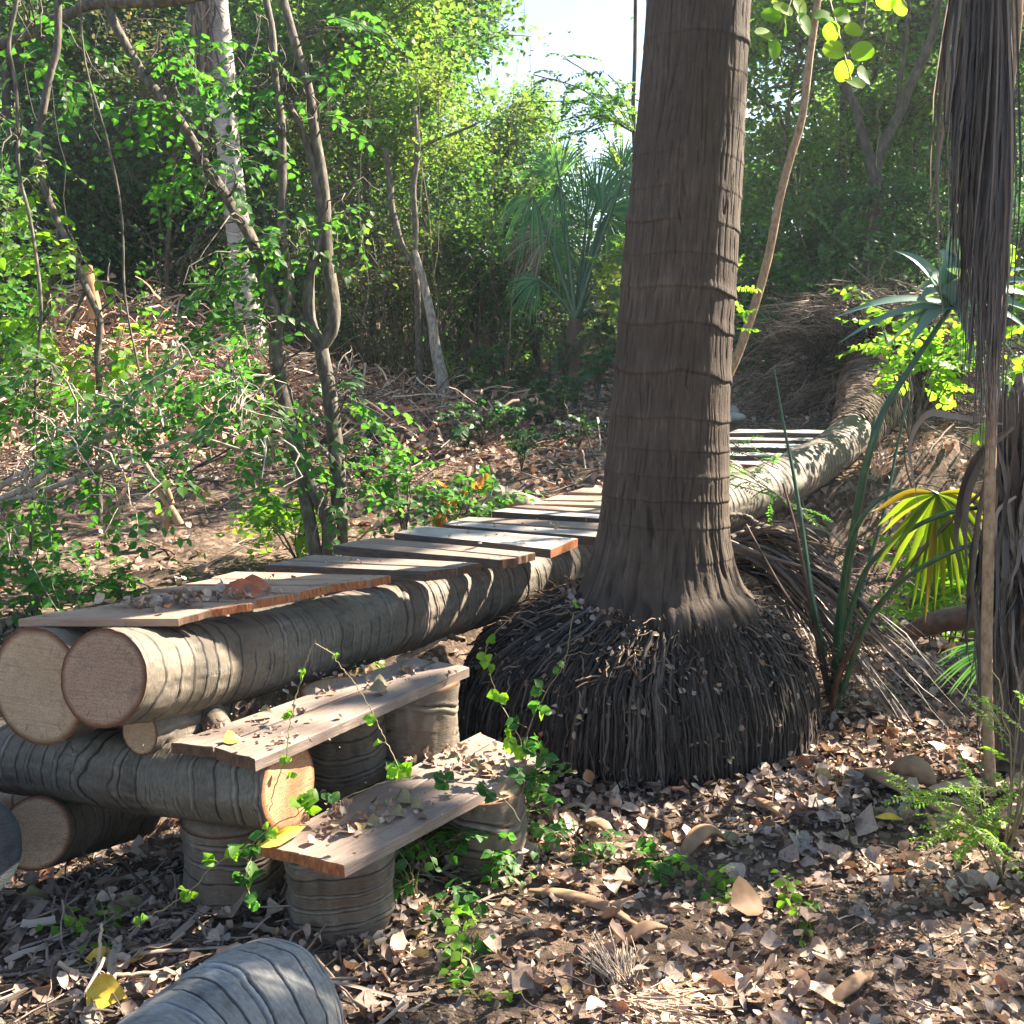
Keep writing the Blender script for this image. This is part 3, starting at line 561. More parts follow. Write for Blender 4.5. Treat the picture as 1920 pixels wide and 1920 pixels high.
plank('grey front board of the upper step with a sunlit near end', [(480, 1424), (880, 1251), (822, 1241), (403, 1401)], .455, .03, 'pl_grey', 'pl_enddark', GS, name='step_plank')
plank('rear board of the lower step with dark dry leaves on it', [(560, 1600), (928, 1386), (899, 1373), (481, 1585)], .232, .028, 'pl_grey', 'pl_end', GS, name='step_plank')
plank('front board of the lower step with a broken orange near corner', [(647, 1626), (1023, 1422), (932, 1387), (563, 1601)], .235, .03, 'pl_grey', 'pl_end', GS, name='step_plank')

# ------------------------------------------------------------------ root plate of the fallen palm
def root_plate():
    ctr = P(1640, 672, 9.1); ax = nrm(L2p[-1] - L2p[-60]); ax = nrm(ax + [0, 0, -.25]); a = nrm(np.cross(ax, [0, 0, 1])); b = np.cross(a, ax)
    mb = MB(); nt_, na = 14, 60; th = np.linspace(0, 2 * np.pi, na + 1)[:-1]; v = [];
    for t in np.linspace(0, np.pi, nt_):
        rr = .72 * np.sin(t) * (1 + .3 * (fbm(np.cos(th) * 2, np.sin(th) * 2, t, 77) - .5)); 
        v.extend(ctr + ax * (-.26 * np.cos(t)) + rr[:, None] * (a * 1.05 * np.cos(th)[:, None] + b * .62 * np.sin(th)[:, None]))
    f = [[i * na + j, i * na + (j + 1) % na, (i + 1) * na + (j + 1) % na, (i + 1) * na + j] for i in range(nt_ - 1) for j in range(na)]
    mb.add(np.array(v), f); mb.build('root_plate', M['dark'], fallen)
    m = 2300; n = 9; th = rng.uniform(0, 2 * np.pi, m); r0 = rng.uniform(.15, .6, m); t = np.linspace(0, 1, n)[None]
    ln = rng.uniform(.25, .75, m); r = r0[:, None] + ln[:, None] * t; z = rng.uniform(-.32, .2, m)[:, None] - .25 * t * rng.uniform(0, 1, (m, 1)) - .25
    th2 = th[:, None] + np.cumsum(rng.normal(0, .07, (m, n)), 1)
    pth = ctr + ax * z[..., None] + (r * np.cos(th2))[..., None] * a * 1.0 + (r * np.sin(th2))[..., None] * b * .62
    pth += np.cumsum(rng.normal(0, .014, (m, n, 3)), 1) + np.array([0, 0, -.16]) * (t ** 2)[..., None] * rng.uniform(.2, 1.4, (m, 1, 1))
    rb = MB(); tubes(rb, pth, np.linspace(1, .3, n)[None] * rng.uniform(.003, .012, (m, 1)), 4, rng.random(m) ** .8)
    o = rb.build('roots', M['twig'], fallen); o['kind'] = 'stuff'
    # fibres wrapping the thick butt of the trunk
    m = 1300; n = 14; i0 = rng.integers(2080, 2660, m); j0 = rng.integers(0, 109, m); pth = np.zeros((m, n, 3))
    for q in range(m):
        for k in range(n):
            ii = int(min(2699, i0[q] + k * 5 - 30)); jj = int((j0[q] + k * 2.3) % 110); pth[q, k] = L2p[ii] + (L2v[ii, jj] - L2p[ii]) * (1.02 + .03 * math.sin(k))
    rb = MB(); tubes(rb, pth, rng.uniform(.003, .008, (m, 1)) * np.ones((1, n)), 4, rng.random(m)); o = rb.build('wrapping_fibres', M['rootbrown'], fallen); o['kind'] = 'stuff'
    # torn tuft ring and the broken orange wood
    m = 700; n = 5; th = rng.uniform(-.2, np.pi + .2, m); t = np.linspace(0, 1, n)[None, :, None]; c2 = P(1622, 690, 8.5)
    base = c2 + np.cos(th)[:, None] * a * .42 + np.sin(th)[:, None] * b * .26 + rng.normal(0, .035, (m, 3))
    pth = base[:, None] + rdir(m)[:, None] * t * .1 - ax * t * .08
    rb = MB(); tubes(rb, pth, .0045, 4, rng.random(m)); o = rb.build('torn_root_tuft', M['root'], fallen); o['kind'] = 'stuff'
    q = [P(1648, 672, 8.3), P(1664, 690, 8.25), P(1690, 712, 8.25)]; v, f, r, uv, pa = grid_tube(q, [.05, .065, .05], 30, 20, lambda TH, L, Rr: (.06 * (fbm(np.cos(TH) * 2, np.sin(TH) * 2, L * 9, 5) - .5), 0 * TH + .5))
    rb = MB(); rb.add(v, f, r, uv); v2 = v.reshape(30, 21, 3)
    rb.build('broken_wood', M['cutbright'], fallen)
root_plate()

# ------------------------------------------------------------------ the big palm
MC = np.array([P(1208, 1400, 3.98)[0], 3.98 * cp - .0, 0.]); MC[1] = 3.86
tr_pts = [P(1242, 1235, 3.98), P(1241, 1150, 3.97), P(1240, 1090, 3.96), P(1244, 1000, 3.93), P(1250, 880, 3.9), P(1260, 700, 3.85), P(1275, 500, 3.8), P(1290, 300, 3.76), P(1304, 100, 3.73), P(1318, -100, 3.7), P(1345, -500, 3.6), P(1385, -1200, 3.45)]
tr_w = [430, 376, 300, 252, 236, 218, 211, 204, 197, 192, 185, 175]
tr_r = [w / 2 / F * d for w, d in zip(tr_w, [3.98, 3.97, 3.96, 3.93, 3.9, 3.85, 3.8, 3.76, 3.73, 3.7, 3.6, 3.45])]
palm = T('palm_tree', 'massive brown palm trunk with a skirt of exposed roots in the middle of the scene', 'palm tree', [tr_pts[0][0], tr_pts[0][1], 0])
def trunk_disp(TH, L, Rr):
    x, y = np.cos(TH), np.sin(TH); base = sm((.75 - L) / .6)
    ph = L / .115 + 1.6 * (vn(L * 2.3, 4.2, 0, 8) - .5) + .5 * (fbm(x * .9 + 3, y * .9, L * .8, 15) - .5); fr = ph - np.floor(ph); hid = hash3(np.floor(ph).astype(np.int64), 1, 1, 9)
    ringm = sm((L - .3) / .3) * (.35 + .45 * hid) * (.35 + 1.1 * sm((vn(x * 1.6, y * 1.6, L * 3, 33) - .3) * 3))
    fr = fr + .1 * (fbm(x * 3, y * 3, L * 5, 34) - .5); shelf = (np.exp(-((fr - .5) / .035) ** 2) * (fr < .5) + np.exp(-((fr - .5) / .2) ** 2) * (fr >= .5)) * ringm; edge = np.exp(-((fr - .44) / .02) ** 2) * ringm
    out = 0
    def cracks(K, seed, wv, fz, wd):
        u = TH * K / (2 * np.pi) + wv * (fbm(x * 4, y * 4, L * fz, seed) - .5); q = u - np.floor(u)
        idn = np.floor(u).astype(np.int64) % K
        mask = sm((vn(idn * 3.7, L * 9.5, 0, seed + 2) - .45) * 5)
        return np.exp(-((q - .5) / wd) ** 2) * mask
    c1 = cracks(64, 61, 3.4, 3.4, .1); c2 = cracks(66, 71, 3., 4., .17) * .6; c3 = cracks(34, 81, 2.4, 3., .16) * base
    n = fbm(x * 9, y * 9, L * 4, 21, 3) - .5; lump = fbm(x * 1.3, y * 1.3, L * 1.4, 22, 2) - .5
    D = shelf * .0058 - edge * .0025 - .005 * c1 - .003 * c2 - .014 * c3 + n * .005 + lump * .03 + base * (fbm(x * 6, y * 6, L * 2, 25) - .5) * .03
    c = .5 - .42 * c1 - .25 * c2 - .5 * c3 - .1 * edge + .1 * shelf + .4 * n - .1 * base
    return D, np.clip(c, 0, 1)
v, f, r, uv, pa = grid_tube(tr_pts, tr_r, 1300, 420, trunk_disp)
keep = v.reshape(1300, 421, 3)
mb = MB(); mb.add(v, f, r, uv); mb.build('trunk', M['trunk'], palm)
PROF = np.array([(.30, .48), (.41, .43), (.51, .365), (.59, .28), (.64, .17), (.66, .06), (.655, -.04)])
def mound(th, t, out=0.):
    th = np.asarray(th, float); t = np.asarray(t, float); s = t * (len(PROF) - 1)
    r = np.interp(s, np.arange(len(PROF)), PROF[:, 0]); z = np.interp(s, np.arange(len(PROF)), PROF[:, 1])
    k = 1 - .045 * (1 + np.cos(th)) + .05 * np.sin(2 * th + 1) + .1 * (fbm(np.cos(th) * 2.2, np.sin(th) * 2.2, t * .8, 41) - .5) * (t > .15)
    z = z + .05 * (fbm(np.cos(th) * 1.8 + 5, np.sin(th) * 1.8, t, 43) - .5) * np.clip(4 * t * (1 - t), 0, 1)
    tc = np.array([tr_pts[1][0], tr_pts[1][1]]); mix_ = np.clip(t * 2.2, 0, 1)
    cx_ = tc[0] * (1 - mix_) + MC[0] * mix_; cy_ = tc[1] * (1 - mix_) + MC[1] * mix_
    R_ = (r + out) * k
    return np.stack([cx_ + R_ * np.cos(th), cy_ + R_ * np.sin(th), z + out * np.clip(1 - t * 1.2, 0, 1)], -1)
def build_mound():
    na, nt_ = 120, 26; th = np.linspace(0, 2 * np.pi, na + 1); t = np.linspace(0, 1, nt_); A, Tt = np.meshgrid(th, t)
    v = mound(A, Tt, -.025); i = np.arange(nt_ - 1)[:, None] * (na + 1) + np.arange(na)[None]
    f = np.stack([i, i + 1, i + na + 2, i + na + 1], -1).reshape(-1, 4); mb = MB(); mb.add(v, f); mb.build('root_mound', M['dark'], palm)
    m, n = 3400, 16; th0 = rng.uniform(0, 2 * np.pi, m); bun = rng.uniform(0, 2 * np.pi, 190); kk = rng.random(m) < .6; th0[kk] = bun[rng.integers(0, 190, kk.sum())] + rng.normal(0, .014, kk.sum()); t0 = np.where(rng.random(m) < .45, rng.uniform(0, .2, m), rng.uniform(.15, .62, m)); t1 = np.where(rng.random(m) < .7, rng.uniform(.94, 1.0, m), rng.uniform(.35, .95, m))
    tt = t0[:, None] + (t1 - t0)[:, None] * np.linspace(0, 1, n)[None]
    upper = np.clip(.45 - tt, 0, 1)
    a = th0[:, None] + np.cumsum(rng.normal(0, 1, (m, n)) * (.007 + .035 * upper), 1) + .12 * (fbm(np.cos(th0) * 3, np.sin(th0) * 3, 0, 50)[:, None] - .5) * np.linspace(0, 1, n)[None] * 2
    out = rng.uniform(-.012, .02, (m, 1)) + np.cumsum(rng.normal(0, .0028, (m, n)), 1) + .02 * upper * rng.normal(0, 1, (m, 1))
    pth = mound(a, tt, out); pth[:, -1, 2] = np.minimum(pth[:, -1, 2], -.03)
    rad = rng.choice([.0022, .0038, .0055, .0085], m, p=[.3, .3, .27, .13])[:, None] * np.linspace(1.1, .75, n)[None]
    rb = MB(); tubes(rb, pth, rad, 5, rng.random(m)); o = rb.build('roots', M['root'], palm); o['kind'] = 'stuff'
    # loose matted rootlets over the shoulder
    m, n = 1000, 7; th0 = rng.uniform(0, 2 * np.pi, m); t0 = rng.uniform(.0, .5, m)
    st = mound(th0, t0, .02); d = rdir(m, .4); t = np.linspace(0, 1, n)[None, :, None]
    tan = mound(th0, t0 + .05, .02) - st; d = nrm(d * .8 + nrm(tan) * 1.0)
    pth = st[:, None] + d[:, None] * t * rng.uniform(.04, .12, (m, 1, 1)) + np.cumsum(rng.normal(0, .004, (m, n, 3)), 1)
    rb = MB(); tubes(rb, pth, rng.uniform(.0015, .004, (m, 1)) * np.ones((1, n)), 4, rng.random(m)); o = rb.build('rootlets', M['rootbrown'], palm); o['kind'] = 'stuff'
    # split fibres where the trunk bursts into roots
    m, n = 420, 8; th0 = rng.uniform(0, 2 * np.pi, m); rows = np.linspace(rng.integers(40, 90), 3, n).astype(int); pth = np.zeros((m, n, 3))
    for q in range(m):
        jj = int(th0[q] / (2 * np.pi) * 420)
        for k in range(n): pth[q, k] = pa[rows[k]] + (keep[rows[k], (jj + int(rng.normal(0, 1.5))) % 420] - pa[rows[k]]) * (.985 + .008 * k)
    rb = MB(); tubes(rb, pth, np.linspace(.4, 1.3, n)[None] * rng.uniform(.003, .007, (m, 1)), 4, rng.random(m) * .8); o = rb.build('bark_fibres', M['trunk'], palm); o['kind'] = 'stuff'
build_mound()

# ------------------------------------------------------------------ trees traced stem by stem
def stem_path(pts, d, n=None):
    q = np.array([P(p[0], p[1], p[2] if len(p) > 2 else d) for p in pts]); return q
def add_stems(mb, stems, d, rough_=.12, k=10):
    out = []
    for pts, w0, w1 in stems:
        q = stem_path(pts, d); n = max(10, int(np.linalg.norm(np.diff(q, axis=0), axis=1).sum() / .05)); n = min(n, 160)
        w = np.linspace(w0, w1, len(pts)) / 2 / F * d; pr = smooth(np.column_stack([q, w]), n)
        pr[:, :3] += (np.stack([fbm(np.arange(n) * .13, 3.1, 0, 5), fbm(np.arange(n) * .13, 8.7, 0, 6), fbm(np.arange(n) * .13, 1.7, 0, 7)], -1) - .5) * pr[:, 3:4] * .8
        v, f, r, uv, pa_ = grid_tube(pr[::2, :3], pr[::2, 3], n, k, lambda TH, L, Rr: (Rr * rough_ * 2 * (fbm(np.cos(TH) * 1.5, np.sin(TH) * 1.5, L / (Rr * 4), 12) - .5), .5 + 0 * TH))
        mb.add(v, f, r, uv); out.append(pr)
    return out
def blob_leaves(paths, blobs, size, asp, kind, stems_mb, leaf_mb, d, dj=.35, tl=(.2, .45), nl=9, droop=.35, nb=3, **kw):
    allp = np.vstack([p[:, :3] for p in paths])
    for b in blobs:
        px, py, rx, ry, n = b[:5]; n = max(3, int(n * .42)); dd = b[5] if len(b) > 5 else d
        ctr = P(px, py, dd); near = allp[np.argmin(np.linalg.norm(allp - ctr, axis=1) + .6 * np.clip(allp[:, 2] - ctr[2], -3, 3) * 0)]
        ends = np.array([P(px + rng.uniform(-1, 1) * rx, py + rng.uniform(-1, 1) * ry, dd + rng.normal(0, dj)) for _ in range(nb)])
        t = np.linspace(0, 1, 10)[None, :, None]; br = near * (1 - t) + ends[:, None] * t
        br[:, 1:-1] += np.cumsum(rng.normal(0, .02, (nb, 8, 3)), 1) + np.array([0, 0, .12]) * np.sin(np.pi * t[:, 1:-1]) 
        tubes(stems_mb, br, np.linspace(.006, .002, 10)[None], 5, .5)
        i = rng.integers(0, nb, n); tt = rng.uniform(.25, 1, n) * 9; j = np.minimum(tt.astype(int), 8); fr = (tt - j)[:, None]
        st = br[i, j] * (1 - fr) + br[i, j + 1] * fr
        # pull starts across the blob
        tgt = np.array([P(px + a_ * rx, py + b_ * ry, dd + c_ * dj) for a_, b_, c_ in np.clip(rng.normal(0, .55, (n, 3)), -1.2, 1.2)])
        mixw = rng.uniform(.2, .9, (n, 1)); st2 = st * (1 - mixw) + tgt * mixw; 
        tubes(stems_mb, np.stack([st, (st + st2) / 2 + rng.normal(0, .015, (n, 3)), st2], 1), .0014, 4, .5)
        dr = nrm(st2 - st + rng.normal(0, .12, (n, 3)) + nrm(tgt - near) * .1) ; dr[:, 2] *= .6
        sprays(stems_mb, leaf_mb, st2, dr, rng.uniform(*tl, n), nl, size, asp, kind, droop, **kw)
def leafy_tree(name, label, stems, d, blobs, bark='bark', leaf='leaf', size=.052, asp=.42, kind='round', cat='tree', group=None, dj=.35, tl=(.2, .45), nl=9, leaf2=None, **kw):
    base = P(stems[0][0][-1][0], stems[0][0][-1][1], stems[0][0][-1][2] if len(stems[0][0][-1]) > 2 else d)
    o = T(name, label, cat, [base[0], base[1], float(ground(base[0], base[1]))], group)
    tb, lb = MB(), MB(); paths = add_stems(tb, stems, d); blob_leaves(paths, blobs, size, asp, kind, tb, lb, d, dj, tl, nl, **kw)
    tb.build('trunk', M[bark], o)
    if lb.n: lb.build('crown', M[leaf], o)
    return o
GL = 'small leafy trees in the left half'
gbase = G(612, 1034)
bd = 6.0
A = [(185, -60), (199, 0), (210, 36), (255, 120), (284, 164), (346, 240), (386, 310), (430, 379), (470, 445), (488, 510), (521, 598), (518, 618), (518, 673), (536, 753), (558, 855), (583, 910), (614, 983), (612, 1050)]
B = [(493, -60), (499, 0), (510, 66), (514, 146), (525, 219), (532, 328), (529, 437), (540, 510), (540, 569), (528, 604)]
B2 = [(514, 146), (521, 168), (558, 226), (576, 277), (591, 335), (602, 401), (598, 463), (583, 500), (580, 547), (583, 612), (601, 647)]
Cc = [(520, -60), (532, 0), (550, 73), (576, 164), (587, 237), (601, 303), (609, 365), (612, 456), (620, 529), (627, 583), (620, 627), (601, 650)]
D = [(601, 640), (606, 670), (612, 702), (620, 764), (627, 837), (631, 910), (638, 1012), (640, 1050)]
E_ = [(536, 753), (548, 800), (561, 862), (570, 930), (580, 985), (590, 1050)]
leafy_tree('forked_tree', 'tall tree with slim brown trunks forking low, on the bank just behind the bridge', [(D, 26, 33), (B2, 10, 25), (Cc, 15, 26)], bd,
    [(680, 55, 75, 60, 24), (620, 150, 50, 60, 9), (640, 250, 40, 70, 8), (655, 420, 40, 60, 8), (575, 480, 50, 45, 18), (650, 720, 50, 60, 12), (690, 800, 60, 45, 18), (650, 880, 60, 60, 26), (600, 940, 60, 60, 22), (560, 990, 40, 40, 8), (560, 200, 50, 60, 10)], group=GL)
leafy_tree('leaning_tree', 'long trunked tree leaning in from the top left and bending down to the bank', [(A, 15, 30), (B, 13, 18), (E_, 20, 27), ([(-60, 130), (0, 85), (62, 62), (91, 40), (139, 26), (164, 11), (255, 5), (328, 0), (420, -20)], 16, 22)], bd - .1,
    [(60, 60, 80, 60, 24), (120, 160, 110, 50, 34), (330, 100, 90, 80, 34), (300, 210, 80, 70, 32), (440, 190, 60, 100, 34), (400, 290, 90, 60, 38), (330, 330, 70, 40, 20), (470, 120, 50, 80, 20), (510, 250, 40, 60, 12), (420, 370, 60, 40, 14), (510, 470, 70, 35, 34), (430, 540, 90, 40, 42), (330, 500, 50, 30, 8), (420, 640, 90, 50, 50), (340, 620, 70, 50, 30), (520, 800, 60, 60, 24), (470, 720, 80, 50, 36), (540, 860, 70, 60, 26)], group=GL)
Es = [(112, -60), (109, 0), (106, 91), (91, 146), (77, 226), (69, 273), (80, 328), (95, 379), (113, 427), (135, 474), (153, 521), (175, 569), (190, 612), (182, 656), (186, 720), (184, 800), (186, 1000)]
E2 = [(40, -60), (25, 40), (15, 84), (29, 157), (33, 255), (36, 328), (55, 401), (69, 492), (77, 583), (68, 700), (62, 900), (55, 1060)]
leafy_tree('slender_tree', 'thin crooked dark stem rising through the leaves near the left edge', [(Es, 14, 12), ([(110, 430), (105, 480), (90, 545), (78, 600)], 9, 6), ([(160, 545), (140, 590), (120, 620)], 7, 4)], 5.4,
    [(60, 470, 70, 80, 46), (50, 640, 70, 70, 50), (150, 690, 90, 50, 40), (230, 640, 60, 40, 18), (60, 380, 60, 60, 16)], leaf='leafy', group=GL)
leafy_tree('slender_tree', 'pair of whip thin pale stems hanging down at the far left edge', [(E2, 7, 6), ([(150, 0), (160, 120), (200, 260), (228, 400), (235, 560), (262, 700)], 4, 4)], 5.0,
    [(30, 260, 50, 60, 12), (30, 760, 60, 60, 34), (90, 780, 60, 60, 26)], group=GL)
LB = [([(-40, 928), (0, 913), (73, 870), (146, 841), (190, 819), (233, 810), (292, 806), (354, 815), (419, 833), (510, 862)][::-1], 5, 13), ([(-40, 958), (0, 946), (91, 917), (182, 881), (273, 848), (365, 811), (448, 768)][::-1], 5, 14),
      ([(-30, 948), (55, 910), (120, 855), (175, 804), (226, 757), (292, 713), (346, 669), (430, 626)][::-1], 5, 13)]
leafy_tree('arching_branches', 'long pale arching branches with fresh green leaves reaching in low from the left edge', LB, 4.6,
    [(300, 770, 90, 40, 40), (400, 750, 90, 50, 50), (460, 800, 80, 40, 34), (340, 690, 70, 40, 26), (220, 770, 80, 40, 22), (110, 860, 90, 40, 34), (60, 960, 70, 40, 26), (180, 920, 80, 40, 24), (230, 965, 60, 30, 12), (60, 720, 60, 50, 30), (500, 880, 50, 40, 14), (30, 1050, 40, 25, 8)], bark='barkl', cat='tree', group=GL, size=.046)
ll = MB()
for (x, y) in [(55, 1120), (95, 1125), (150, 1130), (170, 1120), (190, 1100), (70, 1060), (240, 1105)]:
    pass
def shrub(name, label, px, py, d, w, h, n, leaf, size=.05, asp=.42, kind='ovate', stem='bark', pair=False, nl=9, tl=(.15, .35), group=None, cat='shrub', base=None, droop=.25, stemr=.006, nst=9, out=.8):
    """bushy plant: base under pixel, stems fan upward"""
    b = np.array(base if base is not None else G(px, py)); o = T(name, label, cat, b, group); tb, lb = MB(), MB(); m = nst
    ang = rng.uniform(0, 2 * np.pi, m); rr = np.sqrt(rng.random(m)) * w; hh = h * rng.uniform(.6, 1.05, m)
    t = np.linspace(0, 1, 10)[None, :, None]; e = b + np.stack([rr * np.cos(ang), rr * np.sin(ang), hh], -1)
    path = b * (1 - t) + e[:, None] * t; path[..., 2] += .12 * h * np.sin(np.pi * t[..., 0]); path[:, 1:] += np.cumsum(rng.normal(0, .015 * h, (m, 9, 3)), 1)
    tubes(tb, path, np.linspace(stemr, stemr * .35, 10)[None], 6, .5)
    i = rng.integers(0, m, n); tt = rng.uniform(.25, 1, n) ** .7 * 9; j = np.minimum(tt.astype(int), 8); fr = (tt - j)[:, None]
    st = path[i, j] * (1 - fr) + path[i, j + 1] * fr; dr = rdir(n, .5) + nrm(st - b - [0, 0, h * .4]) * .8
    sprays(tb, lb, st, dr, rng.uniform(*tl, n), nl, size, asp, kind, droop, pair=pair, out=out)
    tb.build('stems', M[stem], o); lb.build('foliage', M[leaf], o); return o

# slim tan tree right of the big palm, with the bright leaves at its top
S = [(1548, -80), (1533, 0), (1526, 44), (1515, 120), (1501, 226), (1479, 310), (1461, 383), (1446, 456), (1428, 529), (1402, 612), (1380, 674), (1355, 725), (1320, 830), (1290, 960), (1270, 1140)]
slim = leafy_tree('slim_tree', 'slim curving tan sapling trunk rising just right of the big palm trunk', [(S, 13, 19)], 5.4, [], bark='barko')
lb, tb = MB(), MB()
prs = [(1546, 30), (1580, 28), (1558, 60), (1602, 55), (1567, 93), (1615, 97), (1582, 132), (1620, 140), (1500, 12), (1474, 46), (1447, 28), (1436, 64), (1452, 90), (1690, 8), (1662, 2), (1508, 42), (1470, 16), (1602, 152), (1640, -20), (1710, -14), (1560, -18), (1600, -10), (1520, -20)]
pos = np.array([P(x, y, 3.3 + .03 * math.sin(i)) for i, (x, y) in enumerate(prs)]); tw = np.array([P(1540, -60, 3.4), P(1572, 60, 3.3), P(1596, 150, 3.28)]); tw2 = np.array([P(1500, -60, 3.4), P(1480, 10, 3.3), P(1448, 80, 3.28)])
for t_ in (tw, tw2, np.array([P(1600, -90, 3.4), P(1670, -30, 3.3), P(1700, 10, 3.28)])): tubes(tb, smooth(t_, 12)[None], .0022, 5, .5)
allt = np.vstack([smooth(tw, 30), smooth(tw2, 30), smooth(np.array([P(1600, -90, 3.4), P(1670, -30, 3.3), P(1700, 10, 3.28)]), 30)])
near = np.array([allt[np.argmin(np.linalg.norm(allt - p, axis=1))] for p in pos]); dr = nrm(pos - near + 1e-4)
leaves(lb, pos - dr * .035, dr, nrm(-FW * 1. + np.array([.3, 0, .35]) + rng.normal(0, .12, (len(pos), 3))), rng.uniform(.062, .078, len(pos)), .43, 'disc', .2)
o = T('overhanging_twigs', 'large round sunlit lime green leaves on twigs hanging in at the top right', 'leafy twigs', P(1560, -40, 3.4)); tb.build('twigs', M['stem'], o); lb.build('leaves', M['leafy'], o)

# white palm trunk, middle trees, dark forked tree
def simple_tree(name, label, stems, d, bark, cat='tree', rings=None):
    base = P(*stems[0][0][-1][:2], d); o = T(name, label, cat, base); tb = MB()
    if rings:
        pts, w0, w1 = stems[0]; q = stem_path(pts, d); w = np.linspace(w0, w1, len(pts)) / 2 / F * d
        v, f, r, uv, _ = grid_tube(q, w, 420, 40, palm_rings(*rings)); tb.add(v, f, r, uv)
    else: add_stems(tb, stems, d, .1, 12)
    tb.build('trunk', M[bark], o); return o
wp = simple_tree('palm_tree', 'pale whitish ringed palm trunk standing behind the leaning tree on the left', [([(405, -120), (408, 0), (418, 120), (424, 230), (437, 350), (450, 450), (462, 560), (474, 640), (480, 700)], 37, 50)], 11.6, 'white', 'palm tree', (.17, .012, 61))
rb = MB(); m = 260; st = np.array([P(rng.uniform(355, 405), rng.uniform(-40, 120), 11.7 + rng.normal(0, .2)) for _ in range(m)]); t = np.linspace(0, 1, 6)[None, :, None]
ribbons(rb, st[:, None] + np.array([0, 0, -1.]) * t * rng.uniform(.3, .9, (m, 1, 1)) + rng.normal(0, .12, (m, 1, 3)) * t, np.linspace(.012, .004, 6)[None], FW * -1)
rb.build('dead_skirt', M['frond_brown'], wp)
simple_tree('forest_tree', 'thin two stemmed tree at the far edge of the clearing with a crooked side fork', [([(776, 200), (782, 284), (775, 346), (779, 419), (775, 492), (782, 547), (784, 620), (786, 700), (789, 748)], 11, 14), ([(725, 280), (731, 350), (735, 401), (757, 470), (774, 500)], 12, 15), ([(782, 290), (800, 270), (850, 250), (900, 230)], 8, 4)], 12.6, 'bark')
simple_tree('forest_tree', 'short pale trunk leaning against the thin forked tree at the clearing edge', [([(778, 470), (790, 514), (804, 583), (819, 656), (828, 712), (832, 750)], 10, 28)], 12.4, 'barkl')
simple_tree('forest_tree', 'dark Y shaped tree trunk in the right background above the root plate', [([(1636, 300), (1641, 365), (1632, 456), (1628, 540), (1620, 640)], 26, 34), ([(1622, -60), (1614, 36), (1588, 153), (1606, 204), (1617, 255), (1640, 312)], 12, 18), ([(1765, -40), (1749, 55), (1723, 128), (1690, 204), (1657, 273), (1642, 320)], 14, 22), ([(1706, -30), (1700, 60), (1690, 140), (1680, 220)], 8, 8)], 12., 'barkd')
simple_tree('forest_tree', 'leaning V shaped pair of thin dark trunks at the back of the clearing', [([(986, 600), (998, 640), (1012, 690), (1016, 712)], 9, 16), ([(1000, 590), (1006, 640), (1010, 690), (1016, 712)], 9, 12)], 15.5, 'barkd')
simple_tree('forest_tree', 'thin straight stem rising beside the left edge of the big palm trunk', [([(1192, -60), (1190, 80), (1188, 180), (1190, 280), (1192, 420), (1190, 700)], 7, 10)], 8.5, 'barkd')
simple_tree('slim_tree', 'slim tan trunk behind the hanging dead frond near the right edge', [([(1912, -80), (1905, 40), (1890, 150), (1884, 240), (1879, 300), (1874, 420), (1870, 560), (1862, 700), (1856, 900), (1850, 1180), (1852, 1330), (1856, 1440), (1858, 1520)], 22, 20)], 3.3, 'barko')
so_ = simple_tree('pale_stump', 'orange tipped broken stump sticking up from the dry brush on the left', [([(163, 500), (168, 525), (176, 575), (182, 640)], 20, 26)], 10.6, 'cutbright', 'stump')
simple_tree('forked_stub', 'small forked tan stub tree growing from the sunlit earth bank on the left', [([(255, 830), (280, 885), (300, 925), (318, 950), (333, 975), (345, 1000)], 8, 17), ([(304, 890), (318, 930), (322, 950)], 8, 12), ([(318, 950), (312, 975), (306, 1000)], 13, 15)], 6.55, 'barko', 'small tree')

# ------------------------------------------------------------------ fan palms
def fan(mb, hub, axis, nor, rad, nb, spread, droop=.2, wid=1., fold=.3, split=.45, var=.08, n=9, mi=0, curve=0.):
    axis = nrm(axis); side = nrm(np.cross(axis, nor)); a = np.linspace(-spread / 2, spread / 2, nb) + rng.normal(0, .02, nb)
    d = np.cos(a)[:, None] * axis + np.sin(a)[:, None] * side; t = np.linspace(0.02, 1, n)[None, :, None]
    L = rad * (1 - .22 * (np.abs(a) / (spread / 2)) ** 2) * rng.uniform(1 - var, 1 + var, nb)
    p = hub + d[:, None] * L[:, None, None] * t + nrm(nor) * curve * rad * t ** 2 - np.array([0, 0, 1.]) * (droop * rad) * np.clip(t - split * .6, 0, 1) ** 2 * rng.uniform(.6, 1.6, (nb, 1, 1))
    gap = spread / nb * .56; tt = t[..., 0]; wmax = rad * split * gap * wid
    w = np.where(tt < split, rad * tt * gap * wid, wmax * (1 - (tt - split) / (1 - split)) ** .8 + .0006)
    ribbons(mb, p, w, nor, fold, mi=mi)
